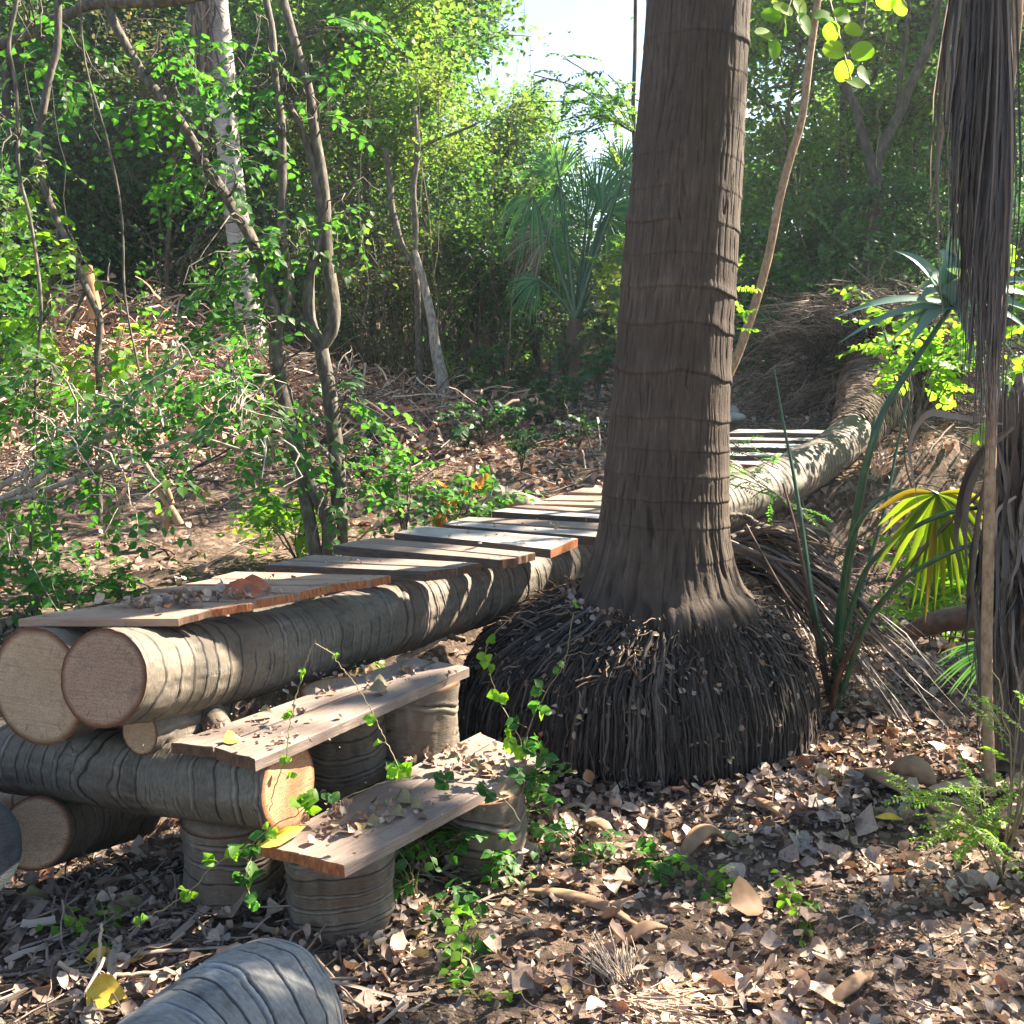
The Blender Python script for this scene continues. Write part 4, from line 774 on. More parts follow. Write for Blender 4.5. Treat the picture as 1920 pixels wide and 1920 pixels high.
def fan_palm_mid():
    d = 12.8; base = P(1076, 735, d); top = P(1079, 600, d); o = T('fan_palm', 'green fan palm with long upright leaf stalks at the back of the clearing', 'fan palm', base)
    tb = MB(); v, f, r, uv, _ = grid_tube([base, (base + top) / 2, top], [.12, .1, .085], 60, 24, lambda TH, L, Rr: (.05 * (fbm(np.cos(TH) * 3, np.sin(TH) * 3, L * 12, 4) - .5), .5 + 0 * TH)); tb.add(v, f, r, uv); tb.build('trunk', M['rootbrown'], o)
    fr = [(1098, 430, 150, 90, 1.3, .2, 'y'), (1049, 335, 115, 105, 2.2, .5, 'g'), (1046, 350, 90, 250, 1.6, .5, 'g'), (1130, 400, 130, 60, 2.2, .9, 'g'), (1136, 405, 130, -20, 2.4, 1.5, 'g'), (1030, 445, 90, 160, 3., 1.2, 'b'), (1028, 450, 90, 0, 2.6, 1.1, 'g'), (1165, 330, 100, 80, 2.2, .6, 'g'), (1172, 330, 90, -30, 2., 1.0, 'g'), (1140, 500, 90, -20, 2.4, .8, 'g'), (1010, 525, 70, 210, 2.2, .8, 'g'), (1150, 570, 70, -10, 2.4, .6, 'g'), (1000, 370, 80, 230, 2.2, 1.3, 'g'), (1118, 380, 120, 70, 1.6, .3, 'g')]
    for i, (hx, hy, rp, ang, spd, dr, c) in enumerate(fr):
        dd = d + rng.uniform(-.5, .5); hub = P(hx, hy, dd); a_ = R(ang); ax = RT * math.cos(a_) + UPV * math.sin(a_) + FW * rng.uniform(-.3, .3)
        nor = -FW + RT * rng.uniform(-.6, .6) + UPV * rng.uniform(-.2, .5); lb = MB(); fan(lb, hub, ax, nor, rp / F * dd, 34, spd, dr, 1.0)
        fo = lb.build('frond', M['fany' if c == 'b' and i == 99 else ('frond_dead' if c == 'b' else 'fan')], o)
        pt = smooth(np.array([top, (top * .55 + hub * .45) + UPV * .06 * d / 14, hub, hub + nrm(ax) * rp / F * dd * .25]), 14); pb = MB(); tubes(pb, pt[None], np.linspace(.035, .014, 14)[None], 6, .5); pb.build('petiole', M['petiole'], fo)
fan_palm_mid()
def young_palm():
    b = G(1566, 1345); o = T('young_fan_palm', 'young fan palm with bluish and yellow fans on long stalks, right of the big palm', 'fan palm', b)
    def pet(pts, w, mat='petiole', par=None, nm='petiole'):
        q = smooth(np.array([P(*p) for p in pts]), 30); mb = MB(); tubes(mb, q[None], np.linspace(w[0], w[1], 30)[None] / 2 / F * 3.9, 8, .5); return mb.build(nm, M[mat], par or o)
    # glossy fan
    hub = P(1785, 572, 3.75); lb = MB()
    bl = [((1676, 470), 18, 0), ((1783, 423), 20, 0), ((1760, 470), 40, 0), ((1808, 505), 34, 1), ((1559, 598), 12, 2), ((1570, 645), 10, 2), ((1665, 649), 12, 2), ((1701, 656), 14, 2), ((1735, 520), 26, 0), ((1715, 545), 20, 0), ((1722, 562), 18, 0), ((1925, 505), 20, 0), ((1945, 530), 20, 0), ((1950, 560), 20, 0), ((1950, 595), 18, 2), ((1935, 625), 16, 2), ((1830, 610), 14, 0), ((1905, 670), 8, 0), ((1690, 600), 12, 2), ((1850, 470), 22, 0), ((1880, 480), 22, 0), ((1832, 690), 12, 0)]
    for (e, w_, c) in bl:
        en = P(e[0], e[1], 3.75 + rng.uniform(-.12, .12)); t = np.linspace(0, 1, 12)[:, None]; q = hub * (1 - t) + en * t; q[:, 2] += .02 * np.sin(np.pi * t[:, 0]) * 2
        wv = 1.7 * w_ / 2 / F * 3.75 * np.sin(np.pi * np.clip(t[:, 0] * .62 + .3, 0, 1)) ** 1.2 * (1 - t[:, 0] ** 6) + .0008
        ribbons(lb, q[None], wv[None], nrm(-FW + UPV * .9), .25)
    fo = lb.build('frond', M['fanblue'], o)
    pet([(1785, 572, 3.75), (1767, 600, 3.75), (1694, 709, 3.78), (1657, 771, 3.8), (1639, 819, 3.8), (1617, 899, 3.85), (1603, 983, 3.9), (1588, 1067, 3.95), (1577, 1147, 4), (1570, 1238, 4.05), (1566, 1340, 4.1)], (9, 24), par=fo)
    # yellowing fan hanging
    hub = P(1757, 926, 3.6); lb = MB()
    en = [(1646, 986), (1655, 1000), (1639, 1067), (1661, 1088), (1690, 1100), (1708, 1150), (1724, 1140), (1734, 1168), (1752, 1150), (1770, 1136), (1786, 1120), (1803, 1140), (1812, 1110), (1825, 1096), (1847, 1074), (1858, 994), (1850, 1020), (1676, 1040), (1862, 960), (1640, 960)]
    for e in en:
        en_ = P(e[0], e[1], 3.6 + rng.uniform(-.1, .1)); t = np.linspace(0, 1, 12)[:, None]; q = hub * (1 - t) + en_ * t; q += RT * .0 ; q[:, 2] += .03 * np.sin(np.pi * t[:, 0])
        ribbons(lb, q[None], ((17 / 2 / F * 3.6) * np.clip(t[:, 0] * 2.4, .1, 1) * (1 - t[:, 0] ** 3) + .0008)[None], nrm(-FW + RT * .2), .3)
    fo = lb.build('frond', M['fany'], o); fo['label'] = 'yellow green fan hanging downward, sunlit'
    pet([(1757, 926, 3.6), (1738, 920, 3.6), (1694, 920, 3.65), (1650, 935, 3.7), (1614, 975, 3.75), (1590, 1037, 3.85), (1578, 1130, 3.95), (1570, 1250, 4.05)], (7, 13), par=fo)
    for pts, w_ in (([(1900, 960, 3.5), (1862, 955, 3.5), (1821, 953, 3.5), (1767, 965, 3.55), (1712, 990, 3.6), (1657, 1030, 3.7), (1618, 1080, 3.8), (1585, 1180, 3.95)], (7, 11)), ([(1900, 990, 3.4), (1862, 1005, 3.4), (1749, 1052, 3.5), (1672, 1107, 3.65), (1620, 1180, 3.8), (1578, 1300, 4.)], (7, 12)),
                   ([(1451, 689, 4.3), (1470, 800, 4.25), (1490, 900, 4.2), (1508, 1020, 4.15), (1519, 1100, 4.1), (1545, 1230, 4.1)], (3, 15)), ([(1700, 755, 4.3), (1680, 850, 4.3), (1660, 950, 4.2), (1620, 1090, 4.15), (1590, 1230, 4.1)], (5, 9)), ([(1640, 780, 4.1), (1625, 880, 4.1), (1600, 1000, 4.1), (1580, 1140, 4.1), (1568, 1290, 4.1)], (6, 20))):
        pet(pts, w_)
    for pts, w_ in (([(1399, 983, 4.2), (1430, 1040, 4.15), (1475, 1118, 4.1), (1533, 1198, 4.1), (1555, 1300, 4.1)], (4, 10)), ([(1468, 906, 4.1), (1490, 986, 4.1), (1512, 1092, 4.1), (1533, 1202, 4.1), (1555, 1310, 4.1)], (4, 12)), ([(1925, 880, 3.5), (1887, 884, 3.5), (1803, 957, 3.55), (1730, 1030, 3.6), (1668, 1110, 3.7), (1621, 1176, 3.8), (1572, 1267, 3.95), (1558, 1340, 4.05)], (5, 13)), ([(1694, 830, 4.), (1700, 880, 4.), (1720, 945, 4.)], (3, 4))):
        pet(pts, w_, 'petbrown', nm='old_petiole')
    # dark low leaf and upright blue one
    lb = MB(); fan(lb, P(1880, 1215, 3.9), -RT + UPV * -.15, -FW + UPV * .3, .24, 14, 1.0, .5, 1.3); lb.build('frond', M['fan'], o)
    lb = MB(); fan(lb, P(1885, 800, 4.6), UPV - RT * .3, -FW, .3, 10, .8, .1, 1.1); lb.build('frond', M['fanblue'], o)
    # hairy base
    m = 200; st = b + rng.normal(0, .03, (m, 3)) + [0, 0, .02]; st[:, 2] += rng.uniform(0, .3, m); t = np.linspace(0, 1, 5)[None, :, None]
    rb = MB(); tubes(rb, st[:, None] + rdir(m)[:, None] * t * .07, .0015, 4, rng.random(m)); rb.build('base_fibres', M['rootbrown'], o)
young_palm()

# ------------------------------------------------------------------ dead fronds
def strips(mb, S_, E__, n=14, w=.006, sag=.0, curl=.03, up=None, bend=None, wig=.004):
    m = len(S_); t = np.linspace(0, 1, n)[None, :, None]; p = S_[:, None] * (1 - t) + E__[:, None] * t
    if bend is not None: p = p + bend[:, None] * np.sin(np.pi * t ** 1.2)
    p = p + np.array([0, 0, 1.]) * sag * np.sin(np.pi * t) + np.cumsum(rng.normal(0, wig, (m, n, 3)), 1) * np.sqrt(t)
    tt = t[..., 0]; ww = np.asarray(w).reshape(-1, 1) * np.clip(np.minimum(.35 + tt * 3, (1.02 - tt) * 2.2), .12, 1)
    ribbons(mb, p, ww, (-FW if up is None else up) + rng.normal(0, .5, (m, 1, 3)), .45)
def hanging_frond():
    o = T('dead_frond', 'long brown dead palm frond hanging down from the top right in narrow strips', 'dead palm frond', P(1850, 0, 2.95)); mb = MB(); m = 230
    u = rng.beta(1.9, 1., m); dj = rng.normal(0, .05, m)
    S_ = np.array([P(1815 + 75 * a, -260, 2.92 + .05 * k) for a, k in zip(u, dj)]); ex = 1742 + 124 * u + rng.normal(0, 7, m); ey = np.clip(300 + 560 * u ** 1.0 + rng.normal(0, 110, m), 150, 880)
    E__ = np.array([P(x, y, 2.92 + k) for x, y, k in zip(ex, ey, dj)]); bend = np.array([RT * rng.normal(.0, .02) + FW * rng.normal(0, .03) for _ in range(m)])
    strips(mb, S_, E__, 18, rng.uniform(.002, .006, m), bend=bend, wig=.003); mb.build('leaflets', M['frond_brown'], o)
    mb = MB(); tubes(mb, smooth(np.array([P(1880, -300, 2.95), P(1876, 0, 2.95), P(1868, 300, 2.95), P(1862, 600, 2.97)]), 20)[None], np.linspace(.02, .004, 20)[None], 8, .5); mb.build('midrib', M['petbrown'], o)
hanging_frond()
def skirt():
    b = G(1895, 1425); o = T('dead_palm_skirt', 'shaggy trunk wrapped in hanging brown dead fronds at the lower right edge', 'dead palm', b)
    d = 3.55; tb = MB(); v, f, r, uv, _ = grid_tube([P(1905, 1440, d), P(1902, 1200, d), P(1900, 1000, d), P(1905, 820, d), P(1912, 700, d)], [.075, .07, .06, .045, .01], 120, 30, palm_rings(.09, .006, 71)); tb.add(v, f, r, uv); tb.build('trunk', M['frond_brown'], o)
    m = 230; mb = MB(); S_ = np.array([P(rng.uniform(1858, 1960), rng.uniform(720, 1000), d - .12 + rng.normal(0, .05)) for _ in range(m)])
    E__ = np.array([P(rng.uniform(1832, 1960), rng.uniform(1080, 1430), d - .15 + rng.normal(0, .06)) for _ in range(m)]); E__[:, 2] = np.maximum(E__[:, 2], .02)
    bend = np.array([RT * rng.normal(-.012, .03) for _ in range(m)]); strips(mb, S_, E__, 16, rng.uniform(.004, .014, m), bend=bend, wig=.005); mb.build('hanging_leaves', M['frond_brown'], o)
    mb = MB()
    for pts, w_ in (([(1900, 800), (1850, 835), (1815, 880), (1795, 950), (1790, 1010), (1800, 1075)], .022), ([(1895, 805), (1845, 850), (1812, 920), (1806, 990), (1815, 1085)], .018), ([(1880, 795), (1780, 780), (1740, 775), (1715, 800), (1703, 840), (1708, 880), (1722, 945)], .011), ([(1905, 930), (1868, 960), (1862, 1030), (1872, 1120), (1850, 1200)], .014), ([(1870, 1010), (1846, 1100), (1835, 1200), (1838, 1320)], .012)):
        q = smooth(np.array([P(x, y, d - .22 + .01 * i) for i, (x, y) in enumerate(pts)]), 24); t = np.linspace(0, 1, 24); ribbons(mb, q[None], (w_ * np.clip(np.minimum(.3 + 2 * t, 2.2 * (1.02 - t)), .1, 1))[None], -FW + RT * .6, .5)
    mb.build('drooping_blades', M['frond_dead'], o)
skirt()
def ground_frond(name, label, hub, ends, m, w, mat, n=14, sag=.05, wig=.008, cat='dead palm frond', rach=None):
    o = T(name, label, cat, hub); mb = MB(); k = len(ends); u = rng.uniform(0, k - 1, m); i = np.minimum(u.astype(int), k - 2); fr = (u - i)[:, None]; ends = np.array(ends)
    E__ = ends[i] * (1 - fr) + ends[i + 1] * fr; E__ = hub + (E__ - hub) * rng.uniform(.45, 1.1, (m, 1)) + rng.normal(0, .05, (m, 3)); gz = ground(E__[:, 0], E__[:, 1]) + .01; E__[:, 2] = np.maximum(E__[:, 2], gz)
    strips(mb, hub + rng.normal(0, .012, (m, 3)), E__, n, rng.uniform(w * .6, w * 1.4, m), sag=sag, up=np.array([0, 0, 1.]), wig=wig); mb.build('leaflets', M[mat], o)
    if rach is not None: mb = MB(); tubes(mb, smooth(rach, 20)[None], np.linspace(.013, .006, 20)[None], 6, .5); mb.build('midrib', M[mat], o)
    return o
ground_frond('dead_frond', 'grey dead palm frond sweeping from the big palm down to the lower right', P(1370, 1020, 4.7), [P(1640, 1085, 4.1), P(1700, 1150, 4.), P(1745, 1250, 3.9), P(1770, 1370, 3.8), P(1700, 1385, 3.85)], 85, .008, 'frond_dead', sag=.1, rach=np.array([P(1340, 1005, 4.6), P(1430, 1040, 4.4), P(1560, 1080, 4.2)]))
ground_frond('dead_frond', 'dark dead frond under the grey one, fanning down right of the root skirt', P(1370, 1060, 4.9), [P(1560, 1180, 4.6), P(1600, 1250, 4.4), P(1640, 1330, 4.), P(1700, 1390, 3.9)], 70, .0065, 'frond_brown', sag=.12)
ground_frond('dead_frond', 'shredded silvery tuft of dead leaf on the slope below the far end of the bridge', P(1642, 890, 5.2), [P(1640, 845, 5.2), P(1662, 830, 5.2), P(1690, 845, 5.2), P(1698, 862, 5.1)], 40, .004, 'twigw', sag=.0)
ground_frond('dead_frond', 'pale dead frond lying across the sunlit dry brush by the white palm trunk', P(540, 705, 11.5), [P(270, 590, 11.8), P(300, 640, 11.5), P(400, 625, 11.8), P(470, 640, 11.8)], 240, .014, 'brush', sag=.12, wig=.01)
ground_frond('dead_frond', 'second pale dead frond heaped below the white palm trunk', P(500, 770, 9.6), [P(330, 700, 10.), P(360, 660, 10.2), P(440, 700, 10.), P(420, 780, 9.6)], 150, .012, 'frond_dead', sag=.12, wig=.01)

# ------------------------------------------------------------------ shrubs, saplings, vines
shrub('shrub', 'lime green sunlit shrub in front of the dark forked tree on the right', 1720, 640, 7.2, .42, .95, 80, 'leafy', .062, .42, base=onG(P(1725, 600, 7.0)[0], P(1725, 600, 7.0)[1]), nst=14, group='shrubs on the right')
shrub('shrub', 'sunlit light green shrub low behind the drooping dead blade at the right', 1790, 850, 5.4, .35, .75, 70, 'leafy', .06, .42, base=onG(P(1790, 850, 5.3)[0], P(1790, 850, 5.3)[1]), nst=10, group='shrubs on the right')
shrub('shrub', 'sunny green twigs at the right edge beside the slim tan trunk', 1915, 420, 6.5, .3, 1.9, 50, 'leafy', .07, .42, base=onG(P(1925, 700, 6.5)[0], P(1925, 700, 6.5)[1]), nst=8, group='shrubs on the right')
shrub('shrub', 'dark blue green feathery shrub in the shade left of the root plate', 1530, 640, 10.5, 1.0, 1.5, 260, 'leafd', .06, .35, base=onG(P(1530, 650, 10.5)[0], P(1530, 650, 10.5)[1]), nst=18, pair=True, nl=8, tl=(.25, .5), group='shrubs on the right')
shrub('shrub', 'dark shrub between the big palm and the slim tan sapling', 1440, 700, 9.5, .5, 1.0, 90, 'leafd', .05, .35, base=onG(P(1440, 700, 9.5)[0], P(1440, 700, 9.5)[1]), nst=12, pair=True, group='shrubs on the right')
shrub('sapling', 'small sapling with green and orange leaves right behind the middle of the bridge', 850, 960, 5.9, .26, .42, 50, 'leaf', .05, .38, base=onG(P(850, 985, 5.75)[0], P(850, 985, 5.75)[1]), nst=9, group='saplings behind the bridge')
o_ = T('turned_leaves', 'cluster of orange leaves on the small sapling behind the bridge', 'leaves', P(836, 945, 5.7)); tb, lb = MB(), MB()
for x, y in ((829, 930), (838, 960), (850, 955), (826, 972), (815, 985), (898, 905), (905, 892), (868, 912), (845, 942), (822, 900)):
    q = P(x, y, 5.6 + rng.normal(0, .05)); leaves(lb, np.repeat(q[None], 3, 0) + rng.normal(0, .01, (3, 3)), rdir(3) + [0, 0, -1.2], rdir(3) - FW, .06, .3, 'ovate', .5)
lb.build('leaves', M['leaforange'], o_)
shrub('sapling', 'upright light green sapling behind the grey plank pair', 750, 900, 6.2, .16, .55, 40, 'leaf', .05, .4, base=onG(P(760, 950, 6.3)[0], P(760, 950, 6.3)[1]), nst=7, group='saplings behind the bridge')
shrub('sapling', 'low bright leafy clump beside the forked tree base', 560, 1010, 6.2, .2, .3, 40, 'leafy', .05, .4, base=onG(P(555, 1000, 6.2)[0], P(555, 1000, 6.2)[1]), nst=7, group='saplings behind the bridge')
shrub('sapling', 'bright yellow green clump at the foot of the pale leaning trunk', 860, 735, 12.2, .35, .35, 60, 'leafy', .07, .42, nst=9, group='saplings behind the bridge')
for x, y, w_, h_, lab in ((60, 1050, .22, .3, 'leafy clump on the dark gully edge at the far left'), (60, 1140, .18, .22, 'small leaf clump in the dark hollow above the first plank tip'), (165, 1120, .2, .16, 'sprawling leaf clump on the gully wall behind the first plank'), (225, 1085, .3, .14, 'low weeds on the gully edge behind the leaf strewn planks'), (330, 1060, .3, .12, 'low weeds on the bank right of the sunlit earth')):
    dd = 4.9 if y > 1100 else 5.4; bq = P(x, y, dd); shrub('weed', lab, x, y, dd, w_, h_, 22, 'leaf', .045, .42, base=onG(bq[0], bq[1]), nst=7, group='weeds on the far bank')
# seedlings in the clearing: one plant, then copies
GSd = 'seedlings in the clearing'
sd0 = shrub('seedling', 'seedling', 0, 0, 0, .09, .34, 26, 'bgB', .045, .38, base=onG(*G(937, 770)[:2]), nst=6, group=GSd, cat='seedling', tl=(.06, .14))
sd1 = shrub('seedling', 'seedling', 0, 0, 0, .16, .2, 26, 'leafd', .045, .38, base=onG(*G(995, 800)[:2]), nst=7, group=GSd, cat='seedling', tl=(.06, .14))
sd0['label'] = 'dark green upright seedling in the clearing, the tallest one straight above the distant short log'; sd1['label'] = 'low bushy seedling in the middle of the clearing'
def copy_tree(o, loc, rz, sc, label):
    sc *= 1.35 if o.get('category') == 'seedling' else 1; c = o.copy(); COL.objects.link(c); c.location = [float(a) for a in loc]; c.rotation_euler = (0, 0, rz); c.scale = (sc,) * 3; c['label'] = label
    for ch in list(o.children):
        q = ch.copy(); COL.objects.link(q); q.parent = c
        for g in ch.children: h = g.copy(); COL.objects.link(h); h.parent = q
    return c
for k, (x, y, s_, lab) in enumerate([(902, 840, 1.2, 'pale stemmed seedling nearest the bridge in the left part of the clearing'), (951, 838, .8, 'seedling just right of the nearest one in the clearing'), (1040, 790, .9, 'bright seedling in the right part of the clearing'), (1000, 775, .7, 'low seedling behind the middle of the clearing'), (1085, 840, .8, 'seedling close to the left edge of the big palm'), (910, 770, .8, 'small seedling at the left of the tallest upright one'), (1035, 765, .9, 'far seedling behind the bright one in the clearing'), (1078, 770, .8, 'far seedling near the right end of the clearing'), (960, 745, 1.1, 'dense green seedling at the shaded back of the clearing'), (920, 735, 1.2, 'seedling at the back left of the clearing by the yellow green clump'), (1010, 738, 1., 'seedling at the back of the clearing in front of the leaning trunks'), (1120, 750, 1.1, 'seedling at the back right of the clearing beside the palm trunk'), (880, 750, 1., 'seedling beside the pale leaning trunk'), (1060, 735, 1.2, 'seedling in front of the fan palm trunk'), (700, 890, 1., 'seedling on the slope between the forked tree and the upright sapling'), (978, 885, .7, 'tiny seedling on the slope above the short distant log')]):
    copy_tree(sd0 if k % 2 else sd1, G(x, y), rng.uniform(0, 6), s_, lab)
# vines and seedlings around the steps
def vine(label, pts, d, tufts, leaf='leafy', size=.03, w=.0014, name='vine', n3=5, sub=.0):
    o = T(name, label, 'vine', P(*pts[-1][:2], d)); tb, lb = MB(), MB(); q = smooth(np.array([P(p[0], p[1], p[2] if len(p) > 2 else d) for p in pts]), 50); q[1:-1] += rng.normal(0, .0015, (48, 3))
    tubes(tb, q[None], w, 5, .5)
    for (x, y, s_) in tufts:
        c = P(x, y, d); c = q[np.argmin(np.linalg.norm(q - c, axis=1))] * .25 + c * .75; nr_ = q[np.argmin(np.linalg.norm(q - c, axis=1))]
        tubes(tb, np.array([[nr_, (nr_ + c) / 2, c]]), w * .7, 4, .5); m = n3
        ax = nrm(c - nr_ + rng.normal(0, .02, 3)); fanv = nrm(ax + rng.normal(0, .75, (m, 3))); fanv[:, 2] -= .25
        leaves(lb, np.repeat(c[None], m, 0) + rng.normal(0, .003, (m, 3)), fanv, nrm(-FW * .9 + [0.1, 0, .8]) + rng.normal(0, .35, (m, 3)), size * .82 * s_ * rng.uniform(.8, 1.2, m), .4, 'ovate', .3, jag=.06)
    tb.build('stem', M['stem'], o); lb.build('leaves', M[leaf], o); return o
vine('thin yellowish vine rising past the sunlit sawn end to the bridge log', [(592, 1200), (570, 1250), (553, 1317), (541, 1375), (537, 1421), (520, 1460), (505, 1520)], 2.5, [(570, 1263, .7), (545, 1342, .8), (540, 1420, .8), (548, 1460, .8), (640, 1235, .4)])
vine('thin vine crossing in front of the upper step down to the lower step', [(612, 1215), (666, 1283), (699, 1337), (720, 1383), (757, 1454)], 2.62, [(699, 1345, .9), (708, 1392, .8), (740, 1440, 1.3), (760, 1440, 1.3)])
vine('leafy vine lying along the lower step', [(612, 1520), (660, 1490), (757, 1459), (804, 1459), (903, 1475), (950, 1504), (975, 1540)], 2.72, [(620, 1500, 1.2), (740, 1445, 1.3), (835, 1470, 1.3), (895, 1480, 1.3), (925, 1500, 1.4)], leaf='leaf')
vine('tall vine climbing the left side of the root skirt with paired leaves', [(1075, 1150), (1060, 1235), (1030, 1290), (1001, 1340), (985, 1400), (972, 1446), (965, 1540)], 3.0, [(1045, 1250, 1.), (1010, 1290, 1.2), (1012, 1320, 1.6), (1020, 1335, 1.4), (985, 1400, 1.5), (960, 1350, 1.4)], leaf='leaf')
vine('second vine on the left of the root skirt, curling up to the bridge log', [(1010, 1148), (975, 1148), (950, 1165), (925, 1190), (910, 1220), (928, 1293), (950, 1340), (965, 1366), (980, 1410), (985, 1520)], 3.1, [(918, 1190, .9), (905, 1240, 1.5), (920, 1250, 1.2), (935, 1300, 1.6), (955, 1370, 1.4), (950, 1385, 1.6), (975, 1400, 1.6), (1100, 1125, .5)], leaf='leafy')
vine('slanting vine stretched from the cross log to the ground at the left', [(560, 1525), (510, 1550), (467, 1585), (401, 1625), (346, 1679), (270, 1727), (240, 1745)], 2.42, [(555, 1500, 1.6), (580, 1505, 1.6), (500, 1560, 1.2), (401, 1612, 1.2), (346, 1672, 1.), (355, 1680, 1.), (262, 1727, 1.), (440, 1590, 1.2)], leaf='leafy')
vine('small hanging vine on the front of the stump block beneath the cross log', [(500, 1560), (475, 1600), (465, 1640), (470, 1690)], 2.5, [(440, 1600, 1.4), (470, 1585, 1.4), (445, 1640, 1.1), (470, 1650, 1.5), (480, 1690, 1.4), (500, 1570, 1.4)], leaf='leaf')
GV = 'low green plants around the steps'
def low(label, px, py, w_, h_, n, size=.042, leaf='leaf', asp=.42): size *= .8; n = max(4, int(n * .6)); return shrub('ground_plant', label, px, py, 0, w_, h_, n, leaf, size, asp, group=GV, cat='plant', tl=(.05, .12), nl=5, nst=8, stemr=.002, stem='stem')
low('dense green plant under the right end of the lower step', 960, 1600, .13, .26, 44); low('green plant in the shadow just under the lower step middle', 800, 1640, .12, .16, 26); low('trailing plant at the right foot of the front stump block', 780, 1690, .07, .12, 14)
low('flat rosette seedling right of the front stump block', 815, 1712, .07, .05, 10, .05); low('seedling alone on the litter below the steps', 868, 1790, .05, .08, 9, .04, 'leafy'); low('seedling just in front of the lone one on the litter', 875, 1812, .05, .04, 8, .045)
low('seedling right of the dense plant under the step', 1085, 1610, .09, .1, 16, .045); low('seedling at the foot of the root skirt, front centre', 1245, 1640, .07, .08, 12, .045); low('shaded plant behind the lower step at the foot of the cross log', 620, 1500, .15, .2, 40, .035); low('shaded plants in the dark under the steps', 900, 1640, .12, .14, 30)
for x, y, lab in ((1385, 1690, 'tiny lime seedling right of centre on the leaf litter'), (1470, 1710, 'single round green leaf seedling on the litter'), (1525, 1735, 'tiny lime seedling furthest to the lower right on the litter'), (1330, 1655, 'tiny seedling between the root skirt and the lime one'), (170, 1770, 'small clover like plant in the shade at lower left'), (205, 1775, 'green leaf plant beside the bent twig at lower left'), (900, 1880, 'faint green sprout at the bottom of the litter')): low(lab, x, y, .03, .03, 5, .035, 'leafy')
low('bright leaf clump on the bank seen under the bridge log', 540, 1305, .1, .12, 16, .045, 'leafy'); low('bright leaf clump under the bridge log above the upper step', 690, 1250, .09, .1, 16, .04, 'leafy')
# feathery plants
def feathery(label, px, py, d, w_, h_, n, size=.017, leaf='leafy', base=None, tl=(.12, .22)): return shrub('feathery_sapling', label, px, py, d, w_, h_, n, leaf, size, .24, kind='kite', pair=True, nl=18, tl=tl, group='feathery leaved saplings', cat='sapling', base=base, nst=6, stemr=.003, stem='stem', out=.95, droop=.25)
feathery('feathery bright sapling standing in front of the dark low leaf at the right', 1880, 1640, 0, .12, .72, 18)
feathery('low feathery plant spreading on the litter at the right edge', 1850, 1560, 0, .2, .16, 20); feathery('feathery plant near the lower right corner', 1880, 1660, 0, .2, .25, 24)
b_ = onG(P(1400, 900, 5.0)[0], P(1400, 900, 5.0)[1])
o_ = T('feathery_branch', 'dark feathery leaved branch hanging over the far planks right of the big palm', 'branch', P(1350, 840, 4.9)); tb, lb = MB(), MB()
for y0, y1, x1 in ((838, 880, 1460), (860, 905, 1440), (820, 850, 1400), (880, 940, 1480), (900, 960, 1520), (850, 990, 1540)):
    q = smooth(np.array([P(1330, y0, 4.9), P((1330 + x1) / 2, (y0 + y1) / 2 - 8, 4.8), P(x1, y1, 4.8)]), 12); tubes(tb, q[None], .0025, 5, .5)
    sprays(tb, lb, q[2::2], rdir(len(q[2::2]), .4) + RT * .5, .14, 14, .02, .24, 'kite', .35, pair=True, out=.95)
tb.build('stems', M['bark'], o_); lb.build('leaves', M['leaf'], o_)
o_ = T('feathery_branch', 'sunlit lime green feathery leaflets beside the right edge of the big palm trunk', 'branch', P(1390, 560, 4.6)); tb, lb = MB(), MB()
q = np.array([P(1378, y, 4.6) for y in (515, 540, 560, 590, 615)]); sprays(tb, lb, q, np.array([UPV + RT * .2, RT, RT * .6 - UPV, UPV * .3 + RT, RT]), .1, 13, .028, .25, 'kite', .1, pair=True, out=1.); tubes(tb, np.array([[P(1345, 650, 4.7), P(1376, 600, 4.6), P(1378, 515, 4.6)]]), .002, 5, .5)
tb.build('stems', M['stem'], o_); lb.build('leaves', M['leafy'], o_)
o_ = T('feathery_branch', 'yellowing feathery sprays against the bright sky left of the big palm trunk', 'branch', P(1190, 260, 8.4)); tb, lb = MB(), MB()
for e in ((1000, 140), (1040, 230), (1060, 110), (1090, 250), (1120, 180), (1140, 140), (1010, 190)):
    q = smooth(np.array([P(1190, 250, 8.5), P((1190 + e[0]) / 2, (230 + e[1]) / 2 - 15, 8.4), P(e[0], e[1], 8.4)]), 12); tubes(tb, q[None], .005, 5, .5); k = q[3:]
    sprays(tb, lb, k, rdir(len(k), .5), .3, 14, .05, .24, 'kite', .35, pair=True, out=.95)
tb.build('stems', M['bark'], o_); lb.build('leaves', M['bgC'], o_)
o_ = T('feathery_branch', 'yellow green feathery sprays between the big palm trunk and the distant fan palm', 'branch', P(1190, 480, 8.4)); tb, lb = MB(), MB()
for e in ((1120, 440), (1110, 500), (1130, 560), (1150, 600), (1120, 620), (1140, 470)):
    q = smooth(np.array([P(1195, 480, 8.5), P((1195 + e[0]) / 2, (480 + e[1]) / 2 - 10, 8.4), P(e[0], e[1], 8.4)]), 10); tubes(tb, q[None], .004, 5, .5)
    sprays(tb, lb, q[4:], rdir(6, .5), .22, 12, .045, .26, 'kite', .3, pair=True, out=.95)
tb.build('stems', M['bark'], o_); lb.build('leaves', M['bgC'], o_)

